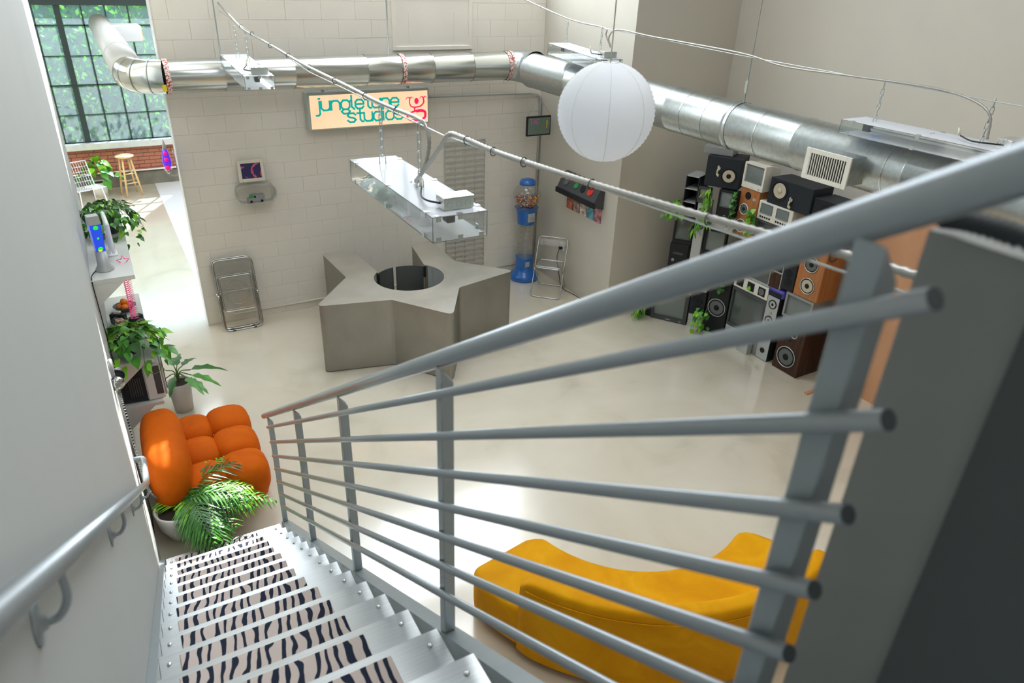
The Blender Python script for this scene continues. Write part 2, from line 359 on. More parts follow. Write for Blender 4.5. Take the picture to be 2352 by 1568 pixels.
def dup(root, loc=None, rot=None, label=None):
    r_ = root.copy(); COL.objects.link(r_)
    if loc is not None: r_.location = loc
    if rot is not None: r_.rotation_euler = rot
    if label: r_['label'] = label
    for ch in root.children:
        c = ch.copy(); COL.objects.link(c); c.parent = r_
        for g in ch.children:
            d = g.copy(); COL.objects.link(d); d.parent = c
    return r_

# ------------------------------------------------------------------ ROOM SHELL
XL, XR, YB, YF, ZC = -0.262, 7.25, 8.97, 16.3, 6.9
struct('floor', box(BM(), -4.2, 7.6, -3.2, 16.6, -0.2, 0.0), 'floor')
struct('floor_slab', box(BM(), 0.80, 5.0, 9.3, 16.28, 0.0, 0.012), 'slab')
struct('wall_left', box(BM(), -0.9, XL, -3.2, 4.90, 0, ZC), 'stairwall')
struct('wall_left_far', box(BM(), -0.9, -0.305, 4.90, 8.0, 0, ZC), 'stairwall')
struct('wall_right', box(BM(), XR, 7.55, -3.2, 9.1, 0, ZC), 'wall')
struct('wall_right_pier', box(BM(), 5.63, 7.25, 7.0, 9.0, 0, ZC), 'wall')
struct('wall_near', box(BM(), -0.9, 7.55, -3.4, -3.2, 0, ZC), 'wall')
struct('wall_far_left', box(BM(), -4.3, -4.1, 8.0, 16.6, 0, ZC), 'wall')
struct('wall_far_partition', box(BM(), -4.3, -0.9, 7.8, 8.0, 0, ZC), 'wall')
struct('wall_far_right', box(BM(), 5.0, 5.2, 9.2, 16.6, 0, ZC), 'wall')
# ceiling with three frosted roof lights
bm = BM()
box(bm, -4.3, 7.6, -3.4, 9.17, ZC, ZC+0.2)
struct('ceiling', bm, 'wall')
ZF = 4.35     # the back rooms are a single storey, so the clerestory looks out over their roof
struct('ceiling_far', box(BM(), -4.3, 5.2, 9.17, 16.6, ZF, ZF+0.15), 'wall')
# back wall: painted blocks in running bond on a recessed joint backing
ZW = 4.2
wb = struct('wall_back', box(BM(), 0.728, 5.63, YB, YB+0.22, 0, ZW), 'mortar')
blk = {}
PRD = 0.41; CH = 0.2005
for k in range(21):
    z0 = 0.0+CH*k; z1 = min(z0+CH, ZW)
    if z1-z0 < 0.1: continue
    first = (1.09 if k % 2 else 0.895)
    xs = [0.728]
    x = first
    while x < 5.60: xs.append(x); x += PRD
    xs.append(5.63)
    for a, c in zip(xs, xs[1:]):
        if c-a < 0.05: continue
        w = c-a; key = (round(w, 2), round(z1-z0, 3))
        if key not in blk:
            me = mesh_of('block', box(BM(), 0.003, w-0.003, 0, 0.02, 0.0012, z1-z0-0.0012, 0.0018)); me.materials.append(M['block']); blk[key] = me
        obj('block', blk[key], 'block', wb, loc=(a, YB-0.0035-random.random()*0.0022, z0))
struct('trim_1', box(BM(), 0.722, 0.732, YB-0.012, YB+0.225, 0, ZW), 'white')
# recessed painted-over vent frame high on the wall
bm = BM()
for a in ((3.40, 4.50, 3.26, 3.31), (3.40, 3.45, 3.31, 3.9), (4.45, 4.50, 3.31, 3.9), (3.40, 4.50, 3.86, 3.92)): box(bm, a[0], a[1], YB-0.03, YB, a[2], a[3], 0.004)
box(bm, 3.45, 4.45, YB-0.014, YB, 3.31, 3.86)
box(bm, 3.62, 3.64, YB-0.02, YB, 3.36, 3.70); box(bm, 4.24, 4.26, YB-0.02, YB, 3.36, 3.70)
obj('painted_vent_frame', bm, 'block', wb)
# clerestory above the block wall (outside the picture, lights the room)
w2 = struct('window_2', box(BM(), 0.728, 5.63, YB+0.02, YB+0.2, ZW, ZW+0.12), 'frame')
bm = BM(); box(bm, 0.728, 5.63, YB+0.02, YB+0.2, 6.4, ZC)
for i in range(8): box(bm, 0.728+i*0.692, 0.788+i*0.692, YB+0.03, YB+0.12, ZW+0.12, 6.4)
box(bm, 0.728, 5.63, YB+0.03, YB+0.12, 5.2, 5.26)
obj('window_frame', bm, 'frame', w2)
M['skyglass'] = glow_mat('sky-lit frosted glass', (0.88, 0.95, 1.0), SKYLIGHT)
for i in range(7):
    x0 = 0.788+i*0.692
    for z0, z1 in ((ZW+0.12, 5.2), (5.26, 6.4)):
        if i == 1 or (i == 2 and z0 < 5): continue      # these casements stand open: the sun comes in here
        obj('pane', box(BM(), x0, x0+0.632, YB+0.07, YB+0.08, z0, z1), 'skyglass', w2)
# added fill: a glowing window behind the landing, outside the picture
wn = struct('window_7', box(BM(), -0.2, 3.4, -3.2, -3.15, 3.7, 3.8), 'frame')
bm = BM(); box(bm, -0.2, 3.4, -3.2, -3.15, 6.5, 6.6)
for i in range(4): box(bm, -0.2+i*1.18, -0.14+i*1.18, -3.2, -3.15, 3.8, 6.5)
obj('window_frame', bm, 'frame', wn)
M['nearfill_glow'] = glow_mat('added fill glow behind the landing', (1.0, 0.97, 0.92), NEARFILL)  # added glow to brighten the back wall, counter front and rails
for i in range(3): obj('pane', box(BM(), -0.14+i*1.18, 0.98+i*1.18, -3.19, -3.18, 3.8, 6.5), 'nearfill_glow', wn)
# roof lights; the last one, by the stairs, is added fill
M['rooffill'] = glow_mat('added roof fill glow', (0.90, 0.95, 1.0), ROOF*0.7)  # added panel, glows to lift the back wall and counter sides
M['roofglass'] = glow_mat('sky-lit roof glass', (0.90, 0.95, 1.0), ROOF)
for i, (x0, x1, y0, y1) in enumerate(((2.6, 5.0, 6.0, 8.7), (-3.0, -1.2, 9.5, 14.0), (0.5, 3.5, 9.8, 14.0), (0.8, 4.2, 1.0, 4.2))):
    zc = ZF if y0 > 9 else ZC
    w = struct('window_%d' % (i+3), box(BM(), x0-0.06, x1+0.06, y0-0.06, y1+0.06, zc-0.03, zc), 'white')
    nb = 4
    for j in range(nb):
        xa = x0+(x1-x0)*j/nb; xb = x0+(x1-x0)*(j+1)/nb
        obj('pane', box(BM(), xa+0.03, xb-0.03, y0, y1, zc-0.045, zc-0.03), 'rooffill' if i == 3 else 'roofglass', w)
        if j: obj('glazing_bar', box(BM(), xa-0.03, xa+0.03, y0, y1, zc-0.06, zc-0.03), 'frame', w)

# far window wall: brick parapet, stone sill, steel window
wf = struct('wall_far', box(BM(), -4.1, 5.0, YF+0.02, YF+0.3, 0, 0.86), 'brickm')
bm = BM(); box(bm, -4.1, 5.0, YF, YF+0.3, 3.42, ZC); box(bm, 1.72, 5.0, YF, YF+0.3, 0.9, 3.42)
obj('upper_wall', bm, 'wall', wf)
obj('stained_base', box(BM(), -4.1, 5.0, YF-0.01, YF+0.03, 0, 0.27), 'darkbase', wf)
me_b = mesh_of('brick', box(BM(), 0, 0.2, 0, 0.05, 0, 0.062, 0.003)); me_b.materials.append(M['brick'])
for r_ in range(7):
    for c in range(13):
        obj('brick', me_b, 'brick', wf, loc=(-1.0+c*0.212+(0.106 if r_ % 2 else 0), YF-0.004-random.random()*0.006, 0.285+r_*0.074))
struct('trim_2', box(BM(), -4.1, 1.72, YF-0.14, YF+0.12, 0.80, 0.92, 0.008), 'sill')
w1 = struct('window_1', box(BM(), -4.1, 1.72, YF-0.10, YF+0.1, 3.37, 3.50), 'frame')
def bar(x0, x1, z0, z1, d=0.05): return obj('glazing_bar', box(BM(), x0, x1, YF+0.0, YF+d, z0, z1), 'frame', w1)
XS = [0.17+0.385*k for k in range(-11, 5)]
for k, x in enumerate(XS):
    if abs(x+0.215) < 0.02: bar(x-0.05, x+0.05, 0.92, 3.37, 0.09)
    else: bar(x-0.012, x+0.012, 0.92, 3.37)
for z, th in ((1.45, 0.008), (1.99, 0.020), (2.51, 0.010), (3.03, 0.022), (0.93, 0.02)):
    bar(-4.06, 1.71, z-th/1.4, z+th/1.4)
zs = [0.93, 1.45, 1.99, 2.51, 3.03, 3.37]
panes = {}
for k, x in enumerate(XS[:-1]):
    if x < -1.3: continue
    for a, c in zip(zs, zs[1:]):
        key = round(c-a, 3)
        if key not in panes: panes[key] = mesh_of('pane', box(BM(), 0, 0.36, 0, 0.004, 0, key-0.02)); panes[key].materials.append(M['glass'])
        obj('pane', panes[key], 'glass', w1, loc=(x+0.0125, YF+0.02, a+0.01))
# outside: ground and climbing hedge
struct('ground', box(BM(), -14, 14, 16.7, 34, -0.3, -0.1), M['leafd'])
bm = BM(); rr = random.Random(3)
for i in range(6500):
    x = rr.uniform(-4.5, 3.0); z = rr.uniform(-0.1, 3.9); y = 18.9+rr.uniform(-0.35, 0.9)+0.15*math.sin(x*3+z*2)
    s = rr.uniform(0.045, 0.10); q = Euler((rr.uniform(-1.2, 1.2), rr.uniform(-1, 1), rr.uniform(0, 6.3))).to_matrix().to_4x4()
    vs = [bm.verts.new(Vector((x, y, z)) + q @ Vector(p)) for p in ((-s*.5, 0, 0), (0, s*.3, -s*.8), (s*.5, 0, 0), (0, -s*.2, s*.9))]
    f = bm.faces.new(vs); f.material_index = rr.choice((0, 0, 0, 1, 1, 2))
hedge = tag(obj('climbing_hedge', bm, ['leaf', 'leafb', 'leafd']), 'leafy green climbing hedge outside the steel window', 'hedge', kind='stuff')
struct('outer_fence', box(BM(), -9, 8, 20.2, 20.3, -0.1, 4.1), mat('dark green garden wall', (0.10, 0.17, 0.13), 0.9, noise=0.5, nscale=5))  # backdrop behind the hedge in mottled dark green
# skirting conduit along the block wall and the TV wall
struct('baseboard_back', tube(BM(), [(1.05, YB-0.018, 0.105), (5.6, YB-0.018, 0.105)], 0.011, 8), 'block')
struct('baseboard_right', box(BM(), XR-0.02, XR, -1.0, 6.95, 0.07, 0.11), 'pipe')

# landing guard walls at the right of the stair head
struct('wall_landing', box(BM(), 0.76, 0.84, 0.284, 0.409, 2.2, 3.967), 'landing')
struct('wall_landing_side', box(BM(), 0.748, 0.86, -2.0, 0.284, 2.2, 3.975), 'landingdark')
struct('floor_landing', box(BM(), -0.262, 0.746, -2.4, 0.10, 2.98, 3.165), 'steel')
# plywood partition against the TV wall
pp = thing('plywood_partition', 'bare orange plywood partition standing against the right wall', 'partition', (6.97, 2.4, 0))
obj('panel', box(BM(), 6.97, 6.99, 2.4, 4.31, 0, 2.17), 'ply', pp, True)
obj('end_stud', box(BM(), 6.99, 7.248, 4.26, 4.31, 0, 2.17), 'ply', pp, True)
tag(obj('wood_offcut', box(BM(), 6.45, 6.94, 4.23, 4.27, 0, 0.02), 'ply'), 'thin strip of bare wood lying on the floor by the plywood', 'offcut')

# ------------------------------------------------------------------ STAIR
st = thing('staircase', 'straight grey steel staircase with aluminium treads and riveted ends', 'staircase', (0.2, 4.66, 0))
ZT = lambda y: 0.168+0.654*(4.646-y)
me_t = None
for k in range(1, 18):
    y = 4.664-0.2646*(k-1); z = 0.168+0.1763*(k-1)
    if me_t is None:
        bm = BM(); box(bm, -0.222, 0.634, -0.295, 0, -0.012, 0, 0.003); box(bm, -0.222, 0.634, -0.006, 0, -0.055, -0.012)
        box(bm, -0.222, 0.634, -0.295, -0.289, -0.05, -0.012)
        me_t = mesh_of('tread', bm); me_t.materials.append(M['tread'])
        bb = BM(); lathe(bb, [(0.0095, 0), (0.009, 0.003), (0.006, 0.006), (0.0, 0.007)], n=10); me_bolt = mesh_of('bolt', bb); me_bolt.materials.append(M['bolt'])
    tr = obj('tread', me_t, 'tread', st, True, loc=(0, y, z))
    for bx, by in ((-0.185, -0.055), (0.585, -0.055), (-0.185, -0.235), (0.585, -0.235)):
        o = obj('bolt', me_bolt, 'bolt', tr, loc=(bx, by, 0))
def stringer(x0, x1, fx0, fx1, nm):
    bm = BM(); ya, yb = 4.69, 0.12
    def par(xa, xb, o0, o1):
        v = [bm.verts.new((x, y, max(0.0, ZT(y)+o))) for x in (xa, xb) for y, o in ((ya, o0), (yb, o0), (yb, o1), (ya, o1))]
        for q in ((0, 1, 2, 3), (7, 6, 5, 4), (0, 4, 5, 1), (1, 5, 6, 2), (2, 6, 7, 3), (3, 7, 4, 0)): bm.faces.new([v[i] for i in q])
    par(x0, x1, -0.28, 0.010); par(fx0, fx1, 0.010, 0.018)
    par(fx0, fx1, -0.288, -0.28)
    return obj(nm, bm, 'steel', st, True)
stringer(0.648, 0.656, 0.648, 0.702, 'stringer')
bm = BM()
stringer(XL+0.001, XL+0.030, XL+0.001, XL+0.036, 'stringer')
me_z = None
ORD = ['lowest', 'second', 'third', 'fourth', 'fifth', 'sixth', 'seventh', 'eighth', 'ninth', 'tenth', 'eleventh', 'twelfth', 'thirteenth', 'fourteenth']
for k in range(1, 15):
    y = 4.664-0.2646*(k-1); z = 0.168+0.1763*(k-1)
    me_z = mesh_of('stair_mat', box(BM(), -0.30, 0.30, -0.105, 0.105, 0, 0.009, 0.003)); me_z.materials.append(Z)
    o = obj('stair_mat', me_z, Z, loc=(0.155+random.uniform(-.012, .012), y-0.14, z+0.0005), rot=(0, 0, random.uniform(-.008, .008)))
    tag(o, 'zebra striped carpet mat on the %s stair tread%s' % (ORD[k-1], '' if k == 1 else ' from the bottom'), 'stair mat', 'zebra mats on the stair treads')

# guard railing
XG = 0.672
gr = thing('guard_railing', 'grey steel guard railing with seven round bars beside the stairs', 'railing', (XG, 4.646, 0.168))
def pt(y, h): return (XG, y, ZT(y)+h)
KB = 0.640/XG
def pb(y, h): return (0.640, y*KB, H-(H-ZT(y)-h)*KB)   # the bars are welded to the inner face of the posts
obj('handrail', tube(BM(), [pt(4.90, 1.056), pt(-0.9, 1.056)], 0.0235, 20), 'rail', gr, True)
for h, ya, yb in zip((0.945, 0.804, 0.671, 0.545, 0.423, 0.298, 0.172), (4.80, 4.76, 4.75, 4.74, 4.72, 4.70, 4.69), (0.336, 0.341, 0.35, 0.36, 0.366, 0.37, 0.375)):
    o = obj('bar', tube(BM(), [pb(ya, h), pb(yb, h)], 0.0122, 14), 'rail', gr, True)
    obj('end_plug', tube(BM(), [pb(yb, h), pb(yb-0.0016, h)], 0.0116, 14), 'cap', o)
for y in (4.646, 3.585, 2.554, 1.488, 0.405):
    bm = BM(); zt = ZT(y)+1.03
    # square bar, its top cut to a slope on the outer side
    x0, x1, y0, y1 = XG-0.018, XG+0.019, y-0.019, y+0.019
    lo = [bm.verts.new(p) for p in ((x0, y0, ZT(y0)+0.018), (x1, y0, ZT(y0)+0.018), (x1, y1, ZT(y1)+0.018), (x0, y1, ZT(y1)+0.018))]
    hi = [bm.verts.new(p) for p in ((x0, y0, zt), (x1, y0, zt-0.045), (x1, y1, zt-0.045), (x0, y1, zt))]
    bm.faces.new(lo[::-1]); bm.faces.new(hi)
    for i in range(4): bm.faces.new((lo[i], lo[(i+1) % 4], hi[(i+1) % 4], hi[i]))
    bmesh.ops.bevel(bm, geom=bm.edges[:], offset=0.002, segments=1, affect='EDGES')
    obj('post', bm, 'steel', gr, True)

# wall handrail
hr = thing('wall_handrail', 'round grey handrail on curved brackets along the left wall', 'handrail', (XL, 4.6, 0.9))
HP = lambda y: 0.93+0.6765*(4.62-y)
XH = -0.205
path = [(XH, -0.8, HP(-0.8)), (XH, 4.52, HP(4.52)), (XH, 4.86, 0.915), (XL+0.0, 4.90, 0.915)]
obj('rail_tube', tube(BM(), fillet([path[0], path[1], (XH, 4.88, 0.965), (XL-0.0, 4.885, 0.965)], 0.075, 8), 0.0205, 16), 'rail', hr, True)
for y in (4.50, 3.55, 2.35, 1.10, 0.1):
    b0 = obj('wall_plate', lathe(BM(), [(0.038, 0), (0.038, 0.005), (0.016, 0.009), (0.012, 0.018), (0.0, 0.019)], n=18), 'steel', hr, True)
    b0.matrix_parent_inverse = XF[hr.name].inverted(); b0.location = (XL, y, HP(y)-0.115); b0.rotation_euler = (0, PI/2, 0)
    XF.pop(b0.name, None)
    obj('bracket_arm', tube(BM(), smoothpath([(XL+0.004, y, HP(y)-0.115), (XL+0.035, y, HP(y)-0.112), (XH-0.002, y, HP(y)-0.075), (XH, y, HP(y)-0.018)], 6), 0.0075, 8), 'steel', hr, True)

# ------------------------------------------------------------------ DUCTS
dk = thing('back_wall_duct', 'shiny round galvanised duct along the block wall with taped joints', 'duct', (2.9, 8.62, 3.085))
ZD, YD, RD = 3.085, 8.62, 0.172
xs = [0.72, 1.3, 2.05, 2.9, 3.32, 3.75, 4.3, 4.88]
for a, c in zip(xs, xs[1:]):
    bm = BM(); tube(bm, [(a, YD, ZD), (a+0.006, YD, ZD), (a+0.012, YD, ZD), (c-0.006, YD, ZD), (c, YD, ZD)], RD, 40, rf=lambda i: [RD+.003, RD+.004, RD, RD, RD][i], caps=False)
    obj('duct_section', bm, 'galv', dk, True)
for x in (0.74, 3.36, 4.83):
    obj('red_tape', tube(BM(), [(x-0.025, YD, ZD), (x+0.025, YD, ZD)], RD+0.005, 40, caps=False), 'redtape', dk, True)
obj('yellow_tape', box(BM(), 0.67, 0.71, YD-0.16, YD-0.135, ZD-0.125, ZD-0.06), 'yellowp', dk, True)
# gored elbow turning into the far room, then the straight white run
bm = BM(); pts = []
for k in range(5):
    a = k/4*PI/2; pts.append((0.72-0.30*math.sin(a), YD+0.30-0.30*math.cos(a), ZD))
for i in range(len(pts)-1): tube(bm, [pts[i], pts[i+1]], RD, 36, caps=False)
bmd = BM(); tube(bmd, pts, RD, 36, caps=False)
for i, p in enumerate(pts[1:-1]): pass
bm.free()
obj('elbow', bmd, 'galv', dk, True)
for i in (1, 2, 3):
    d = (Vector(pts[i+1])-Vector(pts[i-1])).normalized()*0.006
    obj('seam', tube(BM(), [Vector(pts[i])-d, Vector(pts[i])+d], RD+0.006, 36, caps=False), 'galv2', dk, True)
fd = thing('far_room_duct', 'white round duct running towards the steel window', 'duct', (0.42, 12, 3.085))
obj('duct_section', tube(BM(), [(0.42, 8.93, ZD), (0.40, 15.4, ZD+0.02)], RD+0.002, 32), 'whiteduct', fd, True)
obj('collar', tube(BM(), [(0.42, 10.4, ZD), (0.42, 10.46, ZD)], RD+0.012, 32), 'whiteduct', fd, True)
obj('register_box', box(BM(), 0.50, 0.92, 13.6, 14.1, 2.98, 3.22, 0.01), 'whiteduct', fd, True)
obj('grille', box(BM(), 0.915, 0.935, 13.65, 14.05, 3.0, 3.2), 'pine', fd, True, label='tan grille')
# elbow to the right-hand duct
rd = thing('right_duct', 'large spangled galvanised duct running across the right side', 'duct', (5.1, 5.0, 3.0))
XD, R2 = 5.1, 0.21
ep = []
for k in range(6):
    a = k/5*PI/2; ep.append(Vector((4.88+0.24*math.sin(a), YD-0.26+0.26*math.cos(a), ZD-0.004*k)))
bm = BM(); tube(bm, ep, RD, 40, rf=lambda i: RD+0.008+(R2-RD)*i/5, caps=False); obj('elbow', bm, 'galv2', rd, True)
obj('red_tape', tube(BM(), [ep[0]-Vector((0.02, 0, 0)), ep[0]+Vector((0.02, 0, 0))], RD+0.012, 40, caps=False), 'redtape', rd, True)
zr = lambda y: 2.985+0.012*(y-3)
ys = [8.36, 7.35, 6.35, 5.55, 4.75, 3.95, 2.95, 2.0, 1.0]
for a, c in zip(ys, ys[1:]):
    bm = BM(); s = [(XD+0.02*(a-5)/3.4, a, zr(a)), (XD, a-0.008, zr(a)), (XD, a-0.016, zr(a)), (XD, c+0.01, zr(c)), (XD, c, zr(c))]
    s = [(XD, q[1], q[2]) for q in s]
    tube(bm, s, R2, 44, rf=lambda i: [R2+.004, R2+.006, R2, R2, R2][i], caps=False); obj('duct_section', bm, 'galv2', rd, True)
for y in (7.1, 6.1, 5.3, 5.0, 4.35, 3.1, 2.5):
    obj('seam', tube(BM(), [(XD, y, zr(y)), (XD, y-0.006, zr(y))], R2+0.003, 44, caps=False), 'galv', rd, True)
obj('hanger_strap', tube(BM(), [(XD, 4.715, zr(4.7)), (XD, 4.685, zr(4.7))], R2+0.006, 44, caps=False), 'zinc', rd, True)
obj('hanger_rod', tube(BM(), [(XD, 4.70, zr(4.7)+R2), (XD, 4.70, ZC)], 0.006, 8), 'zinc', rd, True)
obj('rod_coupling', box(BM(), XD-0.012, XD+0.012, 4.688, 4.712, 3.30, 3.40), 'zinc', rd, True)
for x in (1.31, 3.215):
    obj('threaded_rod', tube(BM(), [(x, YD, ZD+RD), (x, YD, ZC)], 0.007, 8), 'zinc', dk, True)
# supply register on the right duct
rg = thing('supply_register', 'boxed supply register with white grille on the right duct', 'vent', (4.75, 3.43, 2.84))
bm = BM(); box(bm, 4.73, 5.05, 3.25, 3.62, 2.86, 3.065)
obj('box', bm, 'galv2', rg, True)
bm = BM()
for a in ((3.235, 3.275, 2.84, 3.075), (3.595, 3.635, 2.84, 3.075), (3.275, 3.595, 2.84, 2.875), (3.275, 3.595, 3.04, 3.075)): box(bm, 4.715, 4.73, a[0], a[1], a[2], a[3], 0.002)
obj('grille_frame', bm, 'offwhite', rg, True)
obj('grille_back', box(BM(), 4.724, 4.729, 3.275, 3.595, 2.875, 3.04), 'black', rg, True)
for i in range(15): obj('louvre', box(BM(), 4.712, 4.722, 3.286+i*0.0213, 3.2915+i*0.0213, 2.875, 3.04), 'offwhite', rg, True)

# ------------------------------------------------------------------ SUSPENSION WIRES, CABLES, FIXTURES
def corr(name, pts, r, parent=None, label=None, cat='cable', step=0.013, m='conduit'):
    p = dens(smoothpath(pts, 8), step)
    o = obj(name, tube(BM(), p, r, 9, rf=lambda i: r if i % 2 else r*0.74), m, parent, world=bool(parent))
    if label: tag(o, label, cat)
    return o
tag(obj('suspension_wire', tube(BM(), [(1.41, 8.96, 3.70), (1.41, 5.4, 3.50), (1.41, 3.1, 3.50), (1.41, 0.5, 3.64), (1.41, -3.19, 3.9)], 0.0035, 6), 'zinc'), 'thin steel wire stretched from the block wall past the large light box', 'wire')
tag(obj('suspension_wire', tube(BM(), [(4.90, 6.99, 3.70), (4.90, 4.6, 3.62), (4.90, 2.2, 3.57), (4.90, -3.19, 3.75)], 0.0035, 6), 'zinc'), 'thin steel wire stretched above the right duct', 'wire')
corr('armoured_cable', [(1.41, 8.94, 3.78), (1.41, 7.99, 3.64), (1.41, 7.57, 3.60), (1.415, 6.6, 3.57), (1.40, 5.5, 3.54), (1.42, 4.6, 3.52), (1.41, 3.95, 3.515), (1.41, 3.42, 3.525), (1.41, 3.30, 3.50), (1.41, 3.27, 3.42), (1.41, 3.33, 3.30), (1.41, 3.44, 3.19)], 0.0115, None, 'grey armoured cable tied along the left wire, ending above the large light box')
corr('armoured_cable', [(1.41, 3.46, 3.19), (1.41, 3.34, 3.28), (1.41, 3.16, 3.42), (1.41, 3.04, 3.515), (1.41, 2.90, 3.53), (1.41, 2.55, 3.535), (1.41, 1.95, 3.57), (1.41, 1.49, 3.605), (1.41, 1.2, 3.63), (1.41, 0.74, 3.67), (1.41, -0.5, 3.74), (1.41, -1.8, 3.81), (1.41, -3.17, 3.90)], 0.0125, None, 'grey armoured cable looping up from the large light box towards the landing')
corr('armoured_cable', [(4.90, 8.9, 3.98), (4.90, 7.37, 3.74), (4.90, 6.64, 3.69), (4.90, 6.58, 3.62), (4.93, 6.52, 3.50)], 0.009, None, 'grey armoured cable dropping to the light box behind the paper lantern')
corr('armoured_cable', [(4.93, 6.50, 3.50), (4.91, 6.54, 3.60), (4.90, 6.38, 3.69), (4.90, 5.81, 3.67), (4.90, 4.66, 3.64), (4.90, 4.17, 3.59), (4.90, 3.52, 3.595), (4.90, 3.0, 3.60), (4.90, 2.68, 3.575), (4.90, 2.50, 3.50), (4.90, 2.46, 3.35)], 0.009, None, 'grey armoured cable draped above the right duct to the right light box')
corr('armoured_cable', [(0.765, 0.402, 3.982), (0.757, 0.375, 3.988), (0.752, 0.34, 3.990), (0.75, 0.30, 3.990), (0.755, 0.2, 3.992), (0.76, 0.05, 3.995)], 0.0125, None, 'dark armoured cable end resting on the landing wall', m='darkgrey')
tie_line = [(7.99, 3.64), (6.6, 3.57), (5.5, 3.54), (4.6, 3.52), (3.95, 3.515), (3.42, 3.52), (2.90, 3.53), (2.55, 3.535), (1.95, 3.57), (1.49, 3.605), (1.2, 3.63), (0.80, 3.665)]
def tie_z(y):
    for (a, za), (c, zc) in zip(tie_line, tie_line[1:]):
        if c <= y <= a: return za+(zc-za)*(a-y)/(a-c)
    return 3.6
where = ['first', 'second', 'third', 'fourth', 'fifth', 'sixth', 'seventh', 'eighth', 'ninth', 'tenth', 'eleventh', 'twelfth', 'thirteenth', 'fourteenth']
for k, y in enumerate((7.8, 7.3, 6.6, 6.0, 5.4, 4.8, 4.2, 3.7, 2.85, 2.6, 2.35, 1.9, 1.35, 0.95)):
    o = obj('cable_tie', tube(BM(), [(1.41+0.015*math.cos(a), y, tie_z(y)-0.004+0.018*math.sin(a)) for a in [i*PI/5 for i in range(10)]], 0.0022, 4, closed=True), 'black')
    tag(o, 'black cable tie, %s along the left armoured cable counted from the window end' % where[k], 'cable tie', 'black cable ties on the left cable')
link_me = None
def chain(fix, x, y, z0, z1, ls=0.05):
    global link_me
    if link_me is None:
        bm = BM(); P = []
        for k in range(16):
            a = 2*PI*k/16; P.append((0.0105*math.cos(a), 0, 0.0125*math.sin(a)+(math.copysign(0.015, math.sin(a)) if abs(math.sin(a)) > 1e-6 else 0)))
        tube(bm, P, 0.0030, 6, closed=True); link_me = mesh_of('chain_link', bm); link_me.materials.append(M['zinc'])
    n = max(2, round((z1-z0)/0.045)); d = (z1-z0)/n
    for i in range(n):
        o = obj('chain_link', link_me, 'zinc', fix, True)
        o.location = (x, y, z0+d*(i+0.5)); o.rotation_euler = (0, 0, (PI/2 if i % 2 else 0)+0.3); o.scale = (1, 1, d/0.045)
